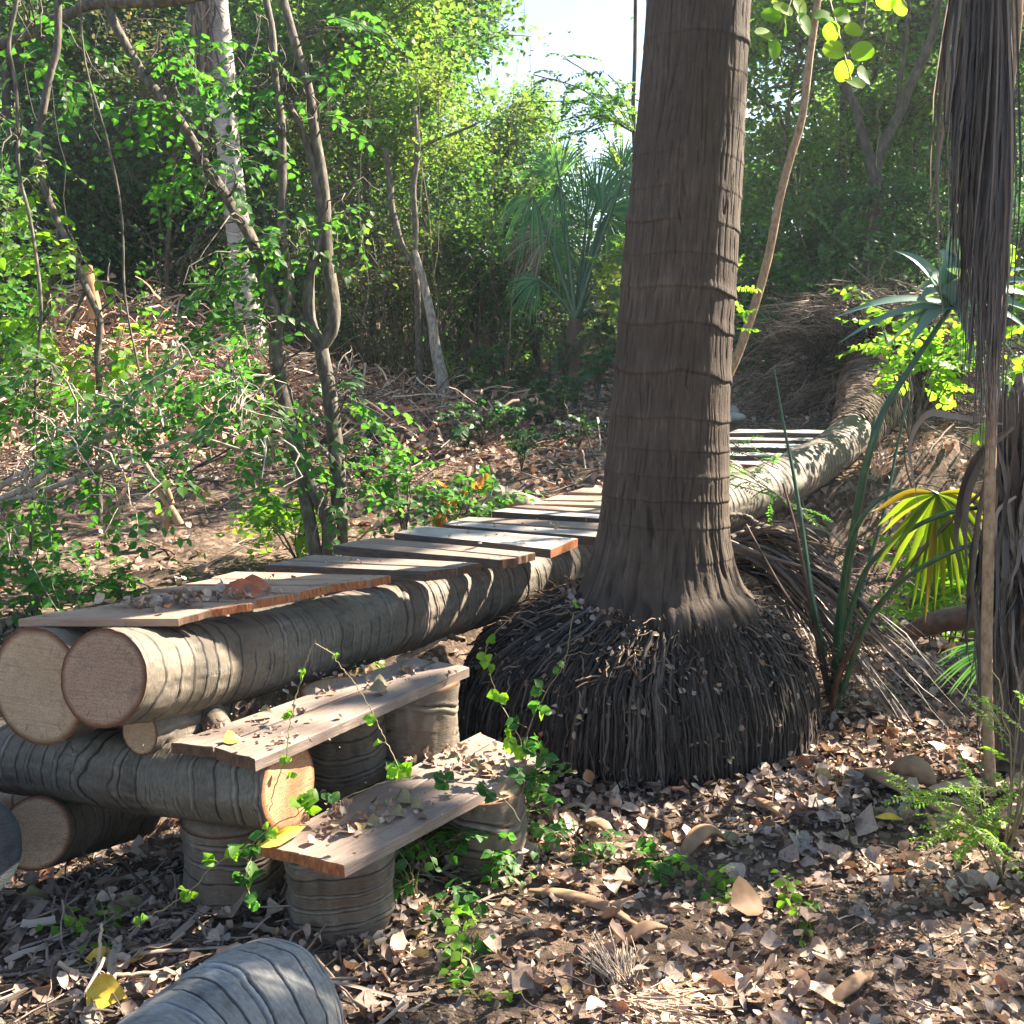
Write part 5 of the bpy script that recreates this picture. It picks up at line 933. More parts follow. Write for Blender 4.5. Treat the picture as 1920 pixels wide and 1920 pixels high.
# ------------------------------------------------------------------ background trees
def tree_mesh(seed, H, spread, nleaf, lsize, low_=.25, nl=9, tr=.07, clump=.28, kind='kite', asp=.42, wob=.06):
    r_ = np.random.default_rng(seed); tb, lb = MB(), MB(); n = 16; z = np.linspace(0, 1, n)
    tp = np.column_stack([np.cumsum(r_.normal(0, wob, n)) * H * .1, np.cumsum(r_.normal(0, wob, n)) * H * .1, z * H]); tp[:, :2] -= tp[0, :2]
    tubes(tb, tp[None], (tr * (1 - .8 * z))[None], 9, .5)
    k = 16; f = np.sort(r_.uniform(low_, .98, k)); i = f * (n - 1); j = np.minimum(i.astype(int), n - 2); fr = (i - j)[:, None]; st = tp[j] * (1 - fr) + tp[j + 1] * fr
    ang = np.arange(k) * 2.4 + r_.normal(0, .4, k); ln = spread * r_.uniform(.6, 1.15, k) * (1 - .45 * f); el = r_.uniform(.1, .8, k)
    t = np.linspace(0, 1, 9)[None, :, None]; d = np.stack([np.cos(ang) * np.cos(el), np.sin(ang) * np.cos(el), np.sin(el)], -1)
    lp = st[:, None] + d[:, None] * ln[:, None, None] * t; lp[:, 1:] += np.cumsum(r_.normal(0, .035, (k, 8, 3)), 1) * spread; lp[..., 2] += .15 * spread * (t[..., 0] ** 2) * r_.uniform(-1.2, 1, (k, 1))
    tubes(tb, lp, np.linspace(tr * .42, tr * .1, 9)[None], 6, .5)
    m = k * 9; li = r_.integers(0, k, m); tt = r_.uniform(.25, 1, m) * 8; jj = np.minimum(tt.astype(int), 7); fr = (tt - jj)[:, None]; s2 = lp[li, jj] * (1 - fr) + lp[li, jj + 1] * fr
    d2 = nrm(r_.normal(size=(m, 3)) * [1, 1, .6] + nrm(s2 - tp[n // 2]) * .7); l2 = spread * r_.uniform(.15, .42, m)
    t6 = np.linspace(0, 1, 6)[None, :, None]; p2 = s2[:, None] + d2[:, None] * l2[:, None, None] * t6; p2[..., 2] -= .1 * spread * t6[..., 0] ** 2; tubes(tb, p2, np.linspace(tr * .13, tr * .05, 6)[None], 4, .5)
    q = r_.integers(0, m, nleaf); u = r_.uniform(.1, 1.05, nleaf) * 5; ju = np.minimum(u.astype(int), 4); fu = (u - ju)[:, None]; c = p2[q, ju] * (1 - fu) + p2[q, ju + 1] * fu
    c = c + r_.normal(0, 1, (nleaf, 3)) * spread * clump * .28 * [1, 1, .6]
    dd = nrm(r_.normal(size=(nleaf, 3)) * [1, 1, .5] + d2[q] * .6 - [0, 0, .25]); up = nrm(r_.normal(size=(nleaf, 3)) * .6 + [0, 0, 1])
    rr = np.clip(hash3(q, 1, 2, seed) * .55 + r_.random(nleaf) * .45, 0, 1)
    leaves(lb, c, dd, up, lsize * r_.uniform(.6, 1.25, nleaf), asp, kind, .2, rr)
    return tb, lb
def put_tree(tb, lb, name, label, pos, bark, leaf, group, cat='tree', part=('trunk', 'crown')):
    o = T(name, label, cat, (0, 0, 0), group); tb.build(part[0], M[bark], o); lb.build(part[1], M[leaf], o); o.location = [float(a) for a in pos]; return o
GF = 'trees and tall shrubs around the clearing'
def base_at(px, d, dz=-.05): q = P(px, 600, d); return onG(q[0], q[1], dz)
protos = {
 'tall': (tree_mesh(201, 6.5, 2.4, 10500, .085, .3, tr=.09), 'bark', 'bgA'),
 'tallB': (tree_mesh(202, 6.8, 2.6, 10500, .08, .25, tr=.1), 'barkd', 'bgB'),
 'light': (tree_mesh(203, 5.2, 2.0, 8000, .085, .35, tr=.06, clump=.4), 'bark', 'bgC'),
 'bush': (tree_mesh(204, 2.5, 1.5, 7000, .065, .05, tr=.035, clump=.4), 'barkd', 'bgB'),
 'bushA': (tree_mesh(205, 2.2, 1.3, 7500, .07, .05, tr=.035, clump=.4), 'bark', 'bgA'),
 'dry': (tree_mesh(206, 3.2, 1.5, 3800, .06, .05, tr=.035, clump=.6), 'twig', 'bgD'),
 'dryB': (tree_mesh(207, 4.2, 1.8, 4500, .06, .12, tr=.05, clump=.6), 'twig', 'bgD'),
}
place = [
 ('bush', 60, 13.5, 1.1, 'dark shrub behind the lime leaves at the far left edge'), ('bushA', -120, 9.5, 1.0, 'green shrub cut by the left edge beside the dry brush'),
 ('tallB', 40, 14.5, 1.0, 'dark leafy tree in the upper left corner'), ('tall', 240, 15., 1.0, 'green tree behind the leaning trunk in the upper left'),
 ('bush', 260, 14.2, 1.25, 'dark tangled shrub between the brush pile and the leaning trunk'), ('bush', 380, 15.5, 1.3, 'blue green shrub at the left of the white palm trunk'),
 ('dryB', 330, 13.6, .9, 'dry tangled shrub behind the dry brush heap'), ('tallB', 560, 15.5, 1.05, 'dark tree behind the forked tree, right of the white palm'),
 ('bushA', 560, 13.6, .85, 'brownish green shrub right of the white palm trunk'), ('dryB', 660, 13.8, .8, 'sparse brown shrub right of the forked tree'),
 ('dry', 720, 13.2, .7, 'dry twiggy shrub left of the thin two stemmed tree'), ('light', 700, 14.2, 1.05, 'bright leafy tree above the thin two stemmed tree'),
 ('light', 800, 13.8, .7, 'bright green spray of branches right of the thin two stemmed tree'), ('tall', 800, 16.5, 1.15, 'tall green tree in the upper middle of the view'),
 ('bush', 900, 14.4, .85, 'dark green shrub right of the pale leaning trunk'), ('bush', 985, 16.2, .8, 'dark shrub between the V shaped stems and the fan palm'),
 ('bushA', 930, 15.6, 1.25, 'green shrub left of the fan palm crown'), ('light', 950, 16.5, .74, 'light tree on the left side of the open sky'),
 ('tall', 740, 19., 1.2, 'tall tree whose crown edges the open sky on the left'), ('bushA', 1180, 14.8, .7, 'shrub right of the fan palm beside the big palm trunk'),
 ('light', 1470, 13.5, .9, 'yellow green tree behind the slim curved sapling'), ('tall', 1560, 15.5, 1.05, 'green tree behind the dark Y shaped trunk'),
 ('light', 1690, 15.2, 1.05, 'dark crowned tree around the dark Y shaped trunk'), ('bush', 1530, 12.4, .7, 'dark shrub left of the dark Y shaped trunk'),
 ('light', 1790, 14.4, 1.05, 'sunlit yellow green tree behind the hanging dead frond'), ('bushA', 1760, 12.8, .9, 'dark shrub behind the hanging dead frond'),
 ('tall', 1950, 12.8, .85, 'dark tree in the upper right corner'), ('bush', 1900, 10.8, .9, 'dark shrub at the right edge behind the root plate'),
 ('bushA', 1420, 12.5, .85, 'green shrub low between the big palm and the slim sapling'), ('bush', 1660, 12.2, .75, 'dark low shrub directly behind the root plate'),
 ('tall', 460, 17.5, 1.2, 'tall green tree at the top behind the white palm trunk'), ('tall', 60, 18., 1.2, 'tall tree filling the top left behind the others'),
]
first = {}
for kd, px, d, sc, lab in place:
    pr, bk, lf = protos[kd]; pos = base_at(px, d); rz = rng.uniform(0, 6.28); nm = {'tall': 'forest_tree', 'tallB': 'forest_tree', 'light': 'forest_tree'}.get(kd, 'shrub'); ct = 'tree' if nm == 'forest_tree' else 'shrub'
    if kd not in first:
        o = put_tree(pr[0], pr[1], nm, lab, pos, bk, lf, GF, ct); first[kd] = o; o.rotation_euler = (0, 0, rz); o.scale = (sc,) * 3
    else: copy_tree(first[kd], pos, rz, sc, lab)
# far wood: one mass
def arrs(mb): return np.vstack(mb.v), (np.vstack(mb.f4) if mb.f4 else None), (np.vstack(mb.f3) if mb.f3 else None), np.concatenate(mb.r), np.vstack(mb.uv)
def far_wood():
    big = MB(); src = [(tree_mesh(301, 7, 2.8, 4300, .15, .12, tr=.1, clump=.35), 0), (tree_mesh(302, 6, 2.6, 3800, .14, .05, tr=.1, clump=.35), 1), (tree_mesh(303, 5, 2.2, 3200, .13, .05, tr=.07, clump=.45), 2)]
    pts = []
    for ang in np.arange(-36, 36.1, 3.2):
        for d in (20.5, 27):
            pts.append((math.radians(ang + rng.uniform(-1.3, 1.3)), d + rng.uniform(-1.2, 1.2)))
    for an, d in pts:
        x, y = d * math.sin(an), d * math.cos(an); px = 960 + F * math.tan(an); k = rng.integers(0, 3); (tb, lb), mi = src[k]
        sc = rng.uniform(.85, 1.15) * (1.0 if d < 22 else 1.2 if d < 28 else 1.35)
        if 970 < px < 1330: sc *= .38
        elif 880 < px <= 970 or 1330 <= px < 1440: sc *= .62
        a = rng.uniform(0, 6.28); Rm = np.array([[math.cos(a), -math.sin(a), 0], [math.sin(a), math.cos(a), 0], [0, 0, 1]]); z = float(ground(x, y))
        for m_, off in ((tb, 3), (lb, mi)):
            v, f4, f3, r, uv = arrs(m_); v = v @ Rm.T * sc + [x, y, z]
            big.add(v, f4 if f4 is not None else f3, r, uv, off)
    o = big.build('far_wood', [M['bgA'], M['bgB'], M['bgC'], M['barkd']]); tag(o, kind='stuff')
far_wood()
def thicket():
    mb = MB(); m, n = 1000, 12; px = np.where(rng.random(m) < .7, rng.uniform(480, 960, m), rng.uniform(-100, 1950, m)); d = rng.uniform(13.2, 18, m)
    b = np.array([base_at(a, q, 0) for a, q in zip(px, d)]); h = rng.uniform(.5, 3.2, m) * np.where(rng.random(m) < .5, .6, 1); t = np.linspace(0, 1, n)[None, :, None]
    lean = rng.normal(0, .28, (m, 1, 3)) * [1, 1, 0]; p = b[:, None] + np.array([0, 0, 1.]) * h[:, None, None] * t + lean * h[:, None, None] * t ** 1.6 + np.cumsum(rng.normal(0, .022, (m, n, 3)), 1)
    tubes(mb, p, np.linspace(1, .4, n)[None] * rng.uniform(.003, .009, (m, 1)), 4, rng.random(m))
    tag(mb.build('understorey_stems', M['twig']), kind='stuff')
    mb = MB(); m, n = 30, 14; st = np.array([P(rng.uniform(0, 1900), rng.uniform(-60, 250), rng.uniform(8, 14)) for _ in range(m)]); L = rng.uniform(.8, 3.2, m)
    st = st[(np.abs(st[:, 0] / st[:, 1] - .12) > .08)]; m = len(st); L = L[:m]
    p = st[:, None] - np.array([0, 0, 1.]) * L[:, None, None] * np.linspace(0, 1, n)[None, :, None] + np.cumsum(rng.normal(0, .03, (m, n, 3)), 1)
    tubes(mb, p, rng.uniform(.002, .004, (m, 1)) * np.ones((1, n)), 4, .2 * rng.random(m)); tag(mb.build('hanging_lianas', M['twig']), kind='stuff')
thicket()

# ------------------------------------------------------------------ dry brush heap on the left
def brush():
    mb = MB(); m = 8000; cx_ = rng.normal(-4.3, 1.7, m); cy_ = rng.normal(11.3, 1.3, m); z = ground(cx_, cy_) + np.abs(rng.normal(0, .2, m)); st = np.stack([cx_, cy_, z], -1)
    t = np.linspace(0, 1, 6)[None, :, None]; d = rdir(m, .5); L = rng.uniform(.15, .7, m)[:, None, None]; p = st[:, None] + d[:, None] * L * t - np.array([0, 0, 1.]) * L * .3 * t ** 2 + np.cumsum(rng.normal(0, .012, (m, 6, 3)), 1)
    ribbons(mb, p, rng.uniform(.004, .016, (m, 1)) * np.linspace(1, .3, 6)[None], rdir(m)[:, None], .3)
    tag(mb.build('dry_brush', M['brush']), kind='stuff')
    lb = MB(); m = 6000; cx_ = rng.normal(-4.2, 1.8, m); cy_ = rng.normal(11, 1.4, m); pos = np.stack([cx_, cy_, ground(cx_, cy_) + np.abs(rng.normal(0, .16, m))], -1)
    leaves(lb, pos, rdir(m), rdir(m) + [0, 0, .8], rng.uniform(.05, .1, m), .35, 'ovate', rng.uniform(.3, 1.2, m)); tag(lb.build('dry_brush_leaves', M['brush']), kind='stuff')
    # second heap by the thin trees and twigs on the left bank
    mb = MB(); m = 1000; cx_ = np.r_[rng.normal(-2.4, .6, m // 2), rng.uniform(-4.5, -1.2, m // 2)]; cy_ = np.r_[rng.normal(11.6, .8, m // 2), rng.uniform(7.5, 11.5, m // 2)]
    st = np.stack([cx_, cy_, ground(cx_, cy_) + np.abs(rng.normal(0, .09, m))], -1); d = rdir(m, .35); L = rng.uniform(.15, .9, m)[:, None, None]; p = st[:, None] + d[:, None] * L * t + np.cumsum(rng.normal(0, .012, (m, 6, 3)), 1)
    tubes(mb, p, rng.uniform(.003, .01, (m, 1)) * np.ones((1, 6)), 4, rng.random(m)); tag(mb.build('fallen_twigs', M['twig']), kind='stuff')
brush()

# ------------------------------------------------------------------ leaf litter and twigs
def blockers(x, y):                       # keep the litter out of trunks and stumps
    k = np.hypot(x - MC[0], y - MC[1]) > .62
    for px, dm, r in ((641, 2.74, .13), (436, 2.84, .12), (775, 3.3, .14), (905, 3.03, .11)):
        bx, by = (px - 960) / F * dm, (dm - 1.4 * sp_) / cp; k &= np.hypot(x - bx, y - by) > r
    return k
def litter():
    lb = MB(); m = 46000; x = rng.uniform(-3.2, 3.9, m); y = 1.15 + 3.6 * rng.random(m) ** .8
    dens = np.where(x > -.35 + .15 * (y - 2), 1., .42) * (.3 + .7 * sm((fbm(x * 2.1, y * 2.1, 0, 14) - .38) * 5)); k = blockers(x, y) & (rng.random(m) < dens); x, y = x[k], y[k]; m = len(x)
    z = ground(x, y) + rng.uniform(.002, .035, m); d = rdir(m, .35); up = nrm(np.array([0, 0, 1.]) + rng.normal(0, .36, (m, 3)))
    sz = np.clip(rng.lognormal(math.log(.031), .45, m), .01, .1); leaves(lb, np.stack([x, y, z], -1) - d * sz[:, None] * .5, d, up, sz, rng.uniform(.24, .5, m), 'litter', rng.normal(0, .55, m), jag=.16)
    tag(lb.build('leaf_litter', M['litter']), kind='stuff')
    lb = MB(); m = 26000; x = rng.uniform(-2.2, 3.1, m); y = 1.15 + 3.6 * rng.random(m); k = blockers(x, y); x, y = x[k], y[k]; m = len(x)
    d = rdir(m, .3); leaves(lb, np.stack([x, y, ground(x, y) + rng.uniform(0, .014, m)], -1), d, nrm(np.array([0, 0, 1.]) + rng.normal(0, .4, (m, 3))), rng.uniform(.008, .024, m), .4, 'ovate', rng.normal(0, .8, m), jag=.2)
    tag(lb.build('leaf_crumbs', M['litter']), kind='stuff')
    lb = MB(); m = 60000; x = rng.uniform(-7.5, 8, m); y = 4.6 + 12.5 * rng.random(m) ** .85
    dens = .25 + .75 * sm((fbm(x * .9, y * .9, 0, 24) - .33) * 4); dens = np.where((x < -1.2) & (y < 8.2), dens * .35, dens); dens = np.where((x > .8) & (y < 8), .8, dens); k = (rng.random(m) < dens) & (np.abs(x) < .55 * y + .6); x, y = x[k], y[k]; m = len(x)
    d = rdir(m, .35); sz = rng.uniform(.025, .075, m); leaves(lb, np.stack([x, y, ground(x, y) + rng.uniform(.002, .03, m)], -1), d, nrm(np.array([0, 0, 1.]) + rng.normal(0, .5, (m, 3))), sz, .4, 'ovate', rng.normal(0, .8, m), jag=.1)
    tag(lb.build('clearing_litter', M['litterfar']), kind='stuff')
    mb = MB(); n = 7
    def tw(m, x, y, zr, L, r, flat=.12, pw=1.):
        st = np.stack([x, y, ground(x, y) + zr], -1); d = rdir(m, flat); t = np.linspace(-.5, .5, n)[None, :, None]; p = st[:, None] + d[:, None] * L[:, None, None] * t + np.cumsum(rng.normal(0, .006, (m, n, 3)), 1); tubes(mb, p, np.linspace(1, .6, n)[None] * r[:, None], 5, rng.random(m) ** pw)
    m = 900; x = rng.uniform(-1.8, 2.6, m); y = rng.uniform(1.2, 4.4, m); k = blockers(x, y); x, y = x[k], y[k]; m = len(x); tw(m, x, y, rng.uniform(.003, .03, m), rng.uniform(.04, .22, m), rng.uniform(.0008, .0028, m))
    m = 650; x = rng.uniform(-1.9, -.35, m); y = rng.uniform(1.3, 3.4, m); tw(m, x, y, rng.uniform(.003, .04, m), rng.uniform(.05, .3, m), rng.uniform(.0015, .0055, m))
    m = 1000; x = rng.uniform(-4.5, 5.5, m); y = rng.uniform(4.8, 14, m); tw(m, x, y, rng.uniform(.003, .05, m), rng.uniform(.1, .7, m), rng.uniform(.002, .008, m), .2)
    m = 700; x = rng.uniform(1., 4.2, m); y = rng.uniform(4.6, 8.2, m); tw(m, x, y, rng.uniform(.003, .06, m), rng.uniform(.1, .6, m), rng.uniform(.0015, .007, m), .25)
    tag(mb.build('scattered_twigs', M['twig']), kind='stuff')
    # bark strips in the shade at left
    mb = MB(); m = 900; x = rng.uniform(-1.9, -.1, m); y = rng.uniform(1.3, 3.6, m); st = np.stack([x, y, ground(x, y) + rng.uniform(.004, .03, m)], -1); t = np.linspace(-.5, .5, 6)[None, :, None]; d = rdir(m, .12)
    p = st[:, None] + d[:, None] * rng.uniform(.04, .2, (m, 1, 1)) * t + np.cumsum(rng.normal(0, .003, (m, 6, 3)), 1); ribbons(mb, p, rng.uniform(.002, .011, (m, 1)) * np.ones((1, 6)), nrm(np.array([0, 0, 1.]) + rng.normal(0, .3, (m, 1, 3))), .35); tag(mb.build('bark_strips', M['frond_dead']), kind='stuff')
    # bits lying on the root skirt
    lb = MB(); m = 1300; th = rng.uniform(0, 2 * np.pi, m); tt = rng.uniform(.02, .95, m) ** 2.4; q = mound(th, tt, .024); d = rdir(m, .6); leaves(lb, q, d, nrm(np.array([0, -.4, 1.]) + rng.normal(0, .5, (m, 3))), rng.uniform(.008, .032, m), .4, 'litter', rng.normal(0, .7, m), jag=.12); tag(lb.build('skirt_litter', M['litter']), kind='stuff')
    # dirt crumbs and leaf bits on planks
    lb = MB(); cs = [(PZ(x, y, z), n_, s_, a_) for x, y, z, n_, s_, a_ in ((260, 1132, .752, 26, .05, 1.), (330, 1128, .75, 34, .05, 1.), (400, 1118, .74, 40, .05, .8), (450, 1108, .735, 22, .05, .6), (480, 1090, .715, 16, .05, .4), (600, 1280, .458, 40, .16, .4), (740, 1255, .458, 40, .12, .5), (480, 1370, .458, 60, .14, .25), (850, 1420, .24, 60, .12, .7), (900, 1440, .24, 30, .08, .9), (700, 1510, .24, 50, .14, .6), (620, 1540, .24, 40, .08, .8), (900, 1010, .65, 10, .1, .3), (1000, 985, .63, 12, .12, .3), (640, 1055, .672, 12, .1, .3))]
    for c, n_, s_, a_ in cs:
        q = c + rng.normal(0, 1, (n_, 3)) * [s_, s_ * .5, 0] + [0, 0, .003]; d = rdir(n_, .2); leaves(lb, q, d, nrm(np.array([0, 0, 1.]) + rng.normal(0, .4, (n_, 3))), rng.uniform(.006, .03, n_) * (.5 + a_), .4, 'litter', rng.normal(0, .9, n_), jag=.15)
    tag(lb.build('plank_debris', M['litter']), kind='stuff')
litter()

# ------------------------------------------------------------------ single loose things
def one_leaf(name, label, p, dirn, up, size, mat, asp=.36, curl=.6, group=None, cat='leaf', kind='litter'):
    lb = MB(); p = np.asarray(p, float); leaves(lb, p[None], np.array([dirn], float), np.array([up], float), size, asp, kind, curl, jag=.06); o = lb.build(name, M[mat], origin=p); return tag(o, label, cat, group)
GLf = 'single leaves lying on the planks'
one_leaf('fallen_leaf', 'large orange curled leaf on the fourth bridge plank', PZ(412, 1106, .742), [1, -.1, .05], [0, -.5, 1], .15, 'orange', .24, .3, GLf)
one_leaf('fallen_leaf', 'smaller red orange curled leaf just behind the large one', PZ(448, 1096, .745), [1, .1, .1], [0, -.6, 1], .1, 'orange', .28, .45, GLf)
one_leaf('fallen_leaf', 'bright yellow leaf on the sunlit near end of the upper step', PZ(418, 1390, .46), [.9, .5, .1], [0, -.6, 1], .05, 'yellow', .45, .3, GLf)
one_leaf('fallen_leaf', 'long yellow leaf standing on edge at the near end of the lower step', PZ(478, 1586, .245), [1, .45, .2], [.2, -1., .4], .14, 'yellow', .14, .35, GLf)
one_leaf('fallen_leaf', 'tan yellow leaf near the far end of the lower step', PZ(895, 1452, .242), [1, .5, .1], [0, -.5, 1], .085, 'sheath', .3, .5, GLf)
for i, (x, y, s, lab) in enumerate(((745, 1500, .075, 'big curled olive leaf in the middle of the lower step'), (770, 1512, .06, 'olive leaf rolled up in front of the big curled one'), (690, 1535, .05, 'dark crumpled leaf beside the left seam of the lower step'), (735, 1525, .06, 'rolled olive leaf on the front edge of the lower step'), (840, 1420, .055, 'dark curled leaf at the far half of the lower step'), (880, 1432, .055, 'crumpled dark leaf beside the tan yellow one'))):
    one_leaf('fallen_leaf', lab, PZ(x, y, .25), [1, rng.uniform(-1, .5), .1], [rng.uniform(-.5, .5), -.6, .8], s, 'olive', .3, 1.1, GLf)
for x, y, s, lab in ((693, 1292, .07, 'greenish dry leaf on the upper step'), (700, 1280, .06, 'brown dry leaf behind the greenish one on the upper step'), (485, 1335, .05, 'small dark curled leaf on the rear board of the upper step')): one_leaf('fallen_leaf', lab, PZ(x, y, .47), [1, rng.uniform(-.5, .5), .1], [0, -.5, 1], s, 'olive', .36, .9, GLf)
one_leaf('fallen_leaf', 'pale oval leaf stuck on the front of the root skirt', P(1100, 1442, 3.35), [.3, 0, -1], [0, -1, .3], .055, 'sheath', .36, .2, 'single leaves on the ground')
one_leaf('fallen_leaf', 'large yellow lobed leaf on the litter at lower left', G(165, 1890) + [0, 0, .04], [1, -.2, .1], [.2, -.7, .8], .09, 'yellow', .42, .5, 'single leaves on the ground')
one_leaf('fallen_leaf', 'yellow leaf in the half shade above the lobed one', G(160, 1822) + [0, 0, .03], [1, .2, 0], [0, -.5, 1], .09, 'yellow', .3, .3, 'single leaves on the ground')
one_leaf('fallen_leaf', 'large ochre lobed leaf on the litter right of centre', G(1370, 1720) + [0, 0, .035], [1, .3, .1], [.1, -.6, .9], .11, 'sheath', .5, .4, 'single leaves on the ground')
one_leaf('fallen_leaf', 'yellow strip of leaf near the husk heap', G(1640, 1550) + [0, 0, .03], [1, .1, 0], [0, -.4, 1], .1, 'yellow', .14, .2, 'single leaves on the ground')
one_leaf('fallen_leaf', 'olive lobed leaf in the shade at left, standing against the twigs', G(60, 1700) + [0, 0, .06], [.3, 0, -1], [0, -1, .4], .14, 'olive', .35, .4, 'single leaves on the ground')
one_leaf('fallen_leaf', 'pale olive lobed leaf in the shade below the slanting vine', G(205, 1730) + [0, 0, .05], [.6, .2, -.5], [0, -.8, .6], .12, 'olive', .42, .4, 'single leaves on the ground')
def sheath(label, pts, r, mat='sheath', flat=.5, seed=1):
    q = smooth(np.array([np.array(p, float) for p in pts]), 26); t = np.linspace(0, 1, 26); rr = r * np.sin(np.pi * np.clip(.06 + .9 * t, 0, 1)) ** .7 + .001
    T_, a, b = frames(q[None]); a, b = a[0], b[0]; th = np.linspace(-2.3, 2.3, 15); nn = fbm(t[:, None] * 5, th[None] * 2, 0, seed) - .5
    v = q[:, None] + (rr[:, None] * (1 + .5 * nn))[..., None] * (a[:, None] * np.sin(th)[None, :, None] + b[:, None] * (np.cos(th)[None, :, None] * flat)); i = np.arange(25)[:, None] * 15 + np.arange(14)[None]
    f = np.stack([i, i + 1, i + 16, i + 15], -1).reshape(-1, 4); mb = MB(); mb.add(v, f, .5); o = mb.build('leaf_sheath', M[mat], origin=q[0]); return tag(o, label, 'dry sheath', 'dry palm sheaths on the ground')
g_ = lambda x, y, dz=.02: G(x, y) + np.array([0, 0, dz])
sheath('long brown curled sheath lying on the litter in front of the root skirt', [g_(992, 1682), g_(1060, 1700, .035), g_(1130, 1722, .035), g_(1195, 1748)], .02, seed=3)
sheath('short brown curled sheath right of the long one', [g_(1165, 1785), g_(1210, 1765, .04), g_(1250, 1752, .02)], .018, seed=4)
sheath('brown rolled sheath at the bottom right of the litter', [g_(1545, 1905), g_(1600, 1870, .04), g_(1642, 1836, .02)], .018, seed=5)
sheath('yellowish curved sheath at the right foot of the root skirt', [g_(1412, 1508), g_(1440, 1532, .04), g_(1480, 1548, .02)], .02, seed=6)
sheath('reddish brown sheath in the shade right of the dense plant', [g_(1100, 1560, .03), g_(1130, 1575, .05), g_(1150, 1590, .03)], .02, seed=7)
sheath('arched brown sheath in half shade above the ochre leaf', [g_(1275, 1622), g_(1320, 1592, .06), g_(1362, 1585, .02)], .026, seed=8)
sheath('mossy green edged sheath beside the dense plant', [g_(1035, 1540, .02), g_(1080, 1530, .04), g_(1115, 1538, .02)], .01, 'olive', seed=9)
sheath('grey brown thick curl at the left end of the husk heap', [g_(1605, 1455), g_(1650, 1480, .05), g_(1700, 1505, .03)], .035, seed=10)
sheath('rounded brown husk lying in the middle of the husk heap', [g_(1670, 1465, .05), g_(1715, 1478, .07), g_(1752, 1498, .04)], .042, 'sheath', .8, seed=11)
sheath('pale sunlit husk stretching to the right edge', [g_(1740, 1510, .05), g_(1810, 1500, .05), g_(1880, 1488, .03), g_(1960, 1482)], .035, 'brush', seed=12)
sheath('torn fibrous husk below the rounded one', [g_(1735, 1520, .03), g_(1790, 1545, .03), g_(1840, 1560, .01)], .035, 'sheath', seed=13)
sheath('dark fallen branch like husk in the hollow behind the dead fronds', [P(1690, 1190, 4.9), P(1760, 1170, 4.8), P(1840, 1155, 4.7), P(1900, 1140, 4.6)], .06, 'petbrown', 1., seed=14)
def fuzzy(label, c, dirn, n, L, w):
    mb = MB(); d = nrm(np.array(dirn, float)); st = c + rng.normal(0, 1, (n, 3)) * [w, w * .6, .008]; t = np.linspace(0, 1, 6)[None, :, None]; dd = nrm(d + rng.normal(0, .3, (n, 3)) * [1, 1, .5])
    p = st[:, None] + dd[:, None] * t * rng.uniform(.4, 1, (n, 1, 1)) * L + np.cumsum(rng.normal(0, .002, (n, 6, 3)), 1); tubes(mb, p, .0013, 4, .6 + .4 * rng.random(n)); return tag(mb.build('fibre_husk', M['twigw'], origin=c), label, 'husk', 'dry palm sheaths on the ground')
fuzzy('upright sunlit brush of pale fibres at the bottom centre', g_(1165, 1860, .03), [-.25, .9, .12], 150, .13, .016)
fuzzy('matted tan fibre husk at the bottom edge below the upright brush', g_(1210, 1900, .02), [1, -.2, -.05], 260, .16, .04)
def stick(label, pts, r, mat='twig', group='sticks lying around', k=8):
    q = smooth(np.array([np.asarray(p, float) for p in pts]), 24); q[1:-1] += rng.normal(0, r * .25, (22, 3)); mb = MB(); tubes(mb, q[None], np.linspace(r, r * .7, 24)[None], k, .6); return tag(mb.build('stick', M[mat], origin=q[0]), label, 'stick', group)
stick('sunlit bent twig lying left of the silvery log', [g_(112, 1842, .05), g_(150, 1850, .03), g_(210, 1852, .03), g_(320, 1838, .02)], .006, 'twigw'); stick('short splinter standing up on the bent twig', [g_(180, 1870, .01), g_(188, 1845, .06), g_(197, 1812, .11)], .005, 'twigw')
stick('long grey stick across the bottom left corner', [g_(-20, 1848, .02), g_(60, 1838, .02), g_(150, 1828, .03)], .005); stick('dark brown stick under the long grey one', [g_(-20, 1870, .015), g_(60, 1852, .015), g_(110, 1842, .015)], .008)
stick('dark flat stick in the shade running down from the cross log', [g_(95, 1665), g_(125, 1710), g_(142, 1765)], .01); stick('grey split stick in the shade at left', [g_(90, 1828), g_(130, 1805, .03), g_(168, 1782, .05)], .011)
stick('pale straight pole lying beside the far end of the upper step', [P(745, 1238, 3.8), P(800, 1212, 3.85), P(845, 1190, 3.9)], .012, 'twigw'); stick('peeled pink ended stick tip touching the pole', [P(838, 1192, 3.9), P(870, 1200, 3.8)], .012, 'sheath')
stick('curved dark branch poking from the clearing floor above the sapling', [g_(738, 838, 0), g_(755, 815, .08), g_(775, 800, .16)], .022, 'bark'); stick('thin white stick leaning at the left end of the grey plank pair', [g_(660, 1030, .02), P(690, 995, 6.0), P(697, 985, 6.)], .008, 'twigw')
stick('forked grey branch lying in the hollow below the bridge log right of the palm', [P(1370, 1010, 5.3), P(1430, 990, 5.4), P(1490, 1000, 5.4)], .022, 'bark'); stick('upper arm of the forked grey branch in the hollow', [P(1430, 990, 5.4), P(1400, 970, 5.5), P(1360, 965, 5.5)], .018, 'bark')
stick('long thin branch on the clearing slope left of the sapling', [g_(700, 905), g_(790, 880, .06), g_(870, 822, .1)], .008); stick('crooked branch on the slope above the tan planks', [g_(1010, 880), g_(1050, 885, .04), g_(1080, 920, .02)], .015, 'barkd')
stick('pale upright twig on the slope left of the big palm', [g_(1088, 865), P(1092, 845, 8.2), P(1098, 880, 8.)], .008, 'twigw')
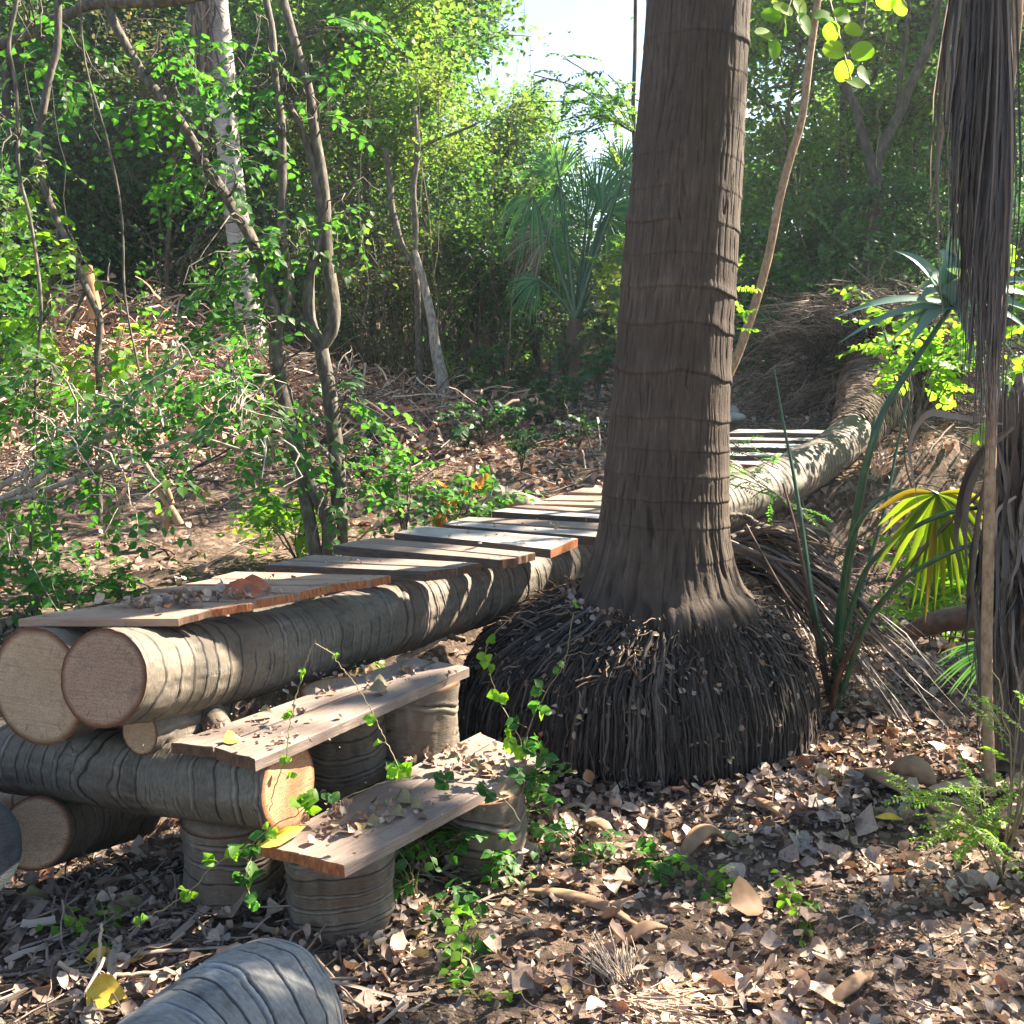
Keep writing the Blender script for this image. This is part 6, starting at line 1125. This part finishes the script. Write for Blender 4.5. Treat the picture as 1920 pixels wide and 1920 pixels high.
def rock(label, c, s, seed):
    n, m = 14, 22; th = np.linspace(0, np.pi, n)[:, None]; ph = np.linspace(0, 2 * np.pi, m + 1)[None]; x, y, z = np.sin(th) * np.cos(ph), np.sin(th) * np.sin(ph), np.cos(th) * np.ones_like(ph)
    k = 1 + .35 * (fbm(x * 1.5 + 9, y * 1.5 + 9, z * 1.5 + 9, seed) - .5); v = np.asarray(c, float) + np.stack([x * k * s[0], y * k * s[1], z * k * s[2]], -1); v[:, -1] = v[:, 0]; i = np.arange(n - 1)[:, None] * (m + 1) + np.arange(m)[None]
    f = np.stack([i, i + m + 1, i + m + 2, i + 1], -1).reshape(-1, 4); mb = MB(); mb.add(v, f); return tag(mb.build('rock', M['stone'], origin=c), label, 'rock', 'stones')
rock('flat topped grey stone at the edge of the far bank right of the big palm', P(1378, 783, 8.3), (.09, .08, .04), 3); rock('darker stone leaning behind the flat topped one', P(1370, 774, 8.5), (.07, .06, .06), 4)
rock('pale stone on the clearing beside the big palm trunk', P(1122, 800, 9.4), (.07, .06, .04), 5); rock('small white stone in the middle of the clearing', G(934, 802) + [0, 0, .02], (.045, .04, .03), 6)

# ------------------------------------------------------------------ added unseen canopy that breaks the sunlight, gaps cut along sun rays
def canopy():
    tg = []
    def t(x, y, d, r): tg.append((P(x, y, d), r))
    def g(x, y, r): tg.append((G(x, y), r))
    for y in range(235, 1110, 45): t(1374 - (y - 235) * .03, y, 3.86, .15)
    for x, y, d, r in ((1370, 945, 5.7, .2), (1420, 920, 5.9, .2), (1470, 895, 6.3, .2), (1530, 860, 6.8, .18), (1580, 835, 7.2, .15), (1450, 870, 6.4, .2), (1380, 900, 6, .2), (300, 1145, 2.7, .13), (435, 1105, 3.05, .17), (520, 1105, 3.2, .12), (640, 1090, 3.5, .1), (110, 1195, 2.72, .06), (1060, 945, 5.2, .16), (1120, 925, 5.5, .16), (550, 1225, 3.2, .09), (640, 1225, 3.35, .1), (720, 1200, 3.6, .09), (790, 1180, 3.8, .06), (545, 1470, 2.66, .13), (470, 1405, 2.56, .05), (560, 1385, 2.7, .035), (640, 1610, 2.45, .05), (555, 1595, 2.5, .04), (985, 1415, 3.05, .06), (940, 1450, 2.95, .04), (550, 1870, 2.08, .035), (470, 1910, 2.0, .03),
                       (200, 640, 11, .7), (110, 590, 11, .6), (330, 640, 11, .5), (440, 650, 11.5, .5), (650, 690, 11, .4), (300, 700, 10, .4), (60, 520, 5.3, .35), (60, 640, 5.2, .35), (160, 690, 5.2, .25), (230, 640, 5.2, .2), (420, 620, 5.8, .25), (350, 770, 4.7, .25), (480, 720, 5.8, .25), (640, 880, 6., .22), (400, 280, 5.8, .3), (480, 180, 5.8, .2), (700, 50, 6, .25), (100, 850, 4.6, .22), (60, 960, 4.6, .15), (300, 220, 5.8, .2), (120, 160, 5.6, .2), (520, 470, 5.9, .2), (560, 900, 6, .15),
                       (1600, 80, 3.3, .45), (1460, 40, 3.3, .35), (1690, 0, 3.3, .25), (1700, 480, 7, .5), (1760, 560, 7, .3), (1790, 800, 5.4, .3), (1915, 380, 6.5, .3), (860, 930, 5.7, .2), (750, 880, 6.2, .15), (1750, 1040, 3.6, .2), (1700, 1000, 3.6, .12), (1755, 520, 3.75, .16), (1900, 560, 3.75, .12), (1868, 120, 2.92, .05), (1865, 60, 2.92, .04), (1388, 540, 4.6, .12), (1388, 610, 4.6, .1), (1650, 690, 8.3, .2), (1600, 580, 9.2, .3), (1530, 100, 5.4, .05), (1505, 200, 5.4, .05), (1470, 340, 5.4, .05), (1430, 520, 5.4, .05), (1860, 500, 3.3, .05), (1870, 300, 3.3, .05)): t(x, y, d, r)
    for x, y, r in ((170, 1870, .08), (250, 1810, .07), (60, 1895, .06), (330, 1830, .05), (1050, 1870, .12), (1180, 1760, .14), (1250, 1740, .12), (1330, 1700, .14), (1450, 1690, .13), (1560, 1660, .14), (1660, 1600, .1), (1180, 1880, .09), (1330, 1790, .12), (1500, 1560, .1), (1380, 1560, .05), (1760, 1520, .16), (1860, 1500, .12), (1860, 1620, .12), (1780, 1640, .1), (1560, 1400, .08), (1640, 1420, .08), (1750, 1420, .1), (790, 1790, .06), (740, 1830, .05), (880, 1740, .04), (960, 1800, .06), (300, 1010, .35), (430, 1010, .3), (200, 1000, .2), (680, 1015, .2), (540, 1010, .15), (1700, 1800, .06), (1540, 1790, .05), (1100, 1650, .04),
                    (1600, 900, .2), (1680, 960, .15), (1640, 1010, .1), (760, 790, .35), (850, 800, .3), (980, 780, .3), (1080, 775, .3), (700, 760, .3), (1000, 745, .25), (1480, 790, .25)): g(x, y, r)
    n = 15000; nc = 620; cc = np.stack([rng.uniform(1.5, 15, nc), rng.uniform(3.5, 12.5, nc), rng.uniform(5.6, 7.6, nc)], -1); i = rng.integers(0, nc, n); p = cc[i] + rng.normal(0, 1, (n, 3)) * [.3, .3, .16]
    # leave the strip of sky above the clearing open, and stay out of the picture
    q = p - CAMP; dep = q @ FW; py = 960 - (q @ UPV) / dep * F; px = 960 + q[:, 0] / dep * F
    keep_ = ~((py > -60) & (px < 2000) & (px > 850)) 
    for c, r in tg:
        w = p - c; s = w @ SUN; dist = np.linalg.norm(w - s[:, None] * SUN, axis=1); keep_ &= ~((dist < r * (1 + .2 * rng.normal(size=n)) + .13) & (s > 0))
    p = p[keep_]; sh = []  # sh: leaf clumps added along sun rays to shade chosen spots
    for x, y, d, r, m_ in ((540, 1880, 2.05, .16, 90), (430, 1930, 1.95, .18, 110), (300, 1990, 1.85, .15, 70), (330, 1230, 2.9, .16, 110), (240, 1240, 2.65, .12, 70), (400, 1240, 3.0, .1, 50), (80, 1110, 5.0, .45, 220), (240, 1090, 5.1, .35, 170), (20, 1180, 4.6, .4, 160), (1130, 1230, 3.6, .22, 170), (1260, 1260, 3.5, .24, 190), (1400, 1240, 3.7, .2, 130), (1010, 1240, 3.8, .2, 120), (1200, 1120, 3.9, .2, 120), (700, 1300, 3.0, .16, 90), (810, 1260, 3.2, .14, 70), (760, 1500, 2.8, .16, 90), (860, 1450, 2.9, .12, 60), (100, 1700, 2.6, .25, 150), (250, 1700, 2.5, .2, 110), (600, 1680, 2.6, .15, 70), (800, 1660, 2.8, .2, 110), (1000, 1620, 2.9, .2, 110), (560, 1060, 3.8, .2, 80), (780, 1030, 4.2, .25, 90), (900, 1000, 4.6, .25, 80), (1240, 950, 3.65, .2, 60), (1600, 1250, 4.0, .3, 150), (1480, 1000, 5.6, .45, 300), (1600, 1050, 5.2, .35, 220), (1700, 960, 5.6, .3, 150), (1420, 1060, 5.2, .25, 130), (1800, 1200, 4.4, .3, 150), (1250, 1560, 3.2, .2, 100)):
        c = P(x, y, d); s = rng.uniform(6.2, 7.4, m_) ; w = rdir(m_) * r * rng.random((m_, 1)) ** .4; q2 = c + w; s = (rng.uniform(5.7, 7.3, m_) - q2[:, 2]) / SUN[2]; sh.append(q2 + s[:, None] * SUN)
    p = np.vstack([p, *sh])
    for c, r in tg:
        w = p - c; s = w @ SUN; dist = np.linalg.norm(w - s[:, None] * SUN, axis=1); p = p[~((dist < r * .9 + .11) & (s > 0))]
    n = len(p); lb = MB(); leaves(lb, p, rdir(n, .5), nrm(SUN + rng.normal(0, .6, (n, 3))), rng.uniform(.11, .19, n), .42, 'kite', .2)
    o = lb.build('added_shade_canopy', M['bgA']); tag(o, kind='stuff')
    b = onG(8.5, 5.5, -.1); to = T('added_canopy_tree', 'added tall tree out of view at the right whose crown shades the scene', 'tree', b); tb = MB(); top = np.array([8.5, 7, 6.2]); tubes(tb, smooth(np.array([b, [8.6, 5.8, 2.5], top]), 12)[None], np.linspace(.16, .07, 12)[None], 10, .5)
    m = 26; e = cc[rng.integers(0, nc, m)]; t_ = np.linspace(0, 1, 8)[None, :, None]; tubes(tb, top * (1 - t_) + e[:, None] * t_ + np.array([0, 0, .3]) * np.sin(np.pi * t_), np.linspace(.03, .008, 8)[None], 5, .5); tb.build('trunk', M['bark'], to)
canopy()

# ------------------------------------------------------------------ morning haze
def haze():
    me = bpy.data.meshes.new('haze'); x0, x1, y0, y1, z0, z1 = -50, 50, -13, 60, -2.2, 12.5
    v = [(a, b, c) for a in (x0, x1) for b in (y0, y1) for c in (z0, z1)]
    me.from_pydata(v, [], [(0, 1, 3, 2), (4, 6, 7, 5), (0, 4, 5, 1), (2, 3, 7, 6), (0, 2, 6, 4), (1, 5, 7, 3)]); me.update()
    m = bpy.data.materials.new('haze_air'); m.use_nodes = True; t = m.node_tree; t.nodes.clear(); out = t.nodes.new('ShaderNodeOutputMaterial')
    pv = t.nodes.new('ShaderNodeVolumePrincipled'); pv.inputs['Color'].default_value = (.8, .9, 1, 1); pv.inputs['Density'].default_value = HAZE; pv.inputs['Anisotropy'].default_value = .5
    t.links.new(pv.outputs[0], out.inputs['Volume']); me.materials.append(m)
    o = bpy.data.objects.new('haze', me); COL.objects.link(o); o['kind'] = 'stuff'
HAZE = .0016
haze()
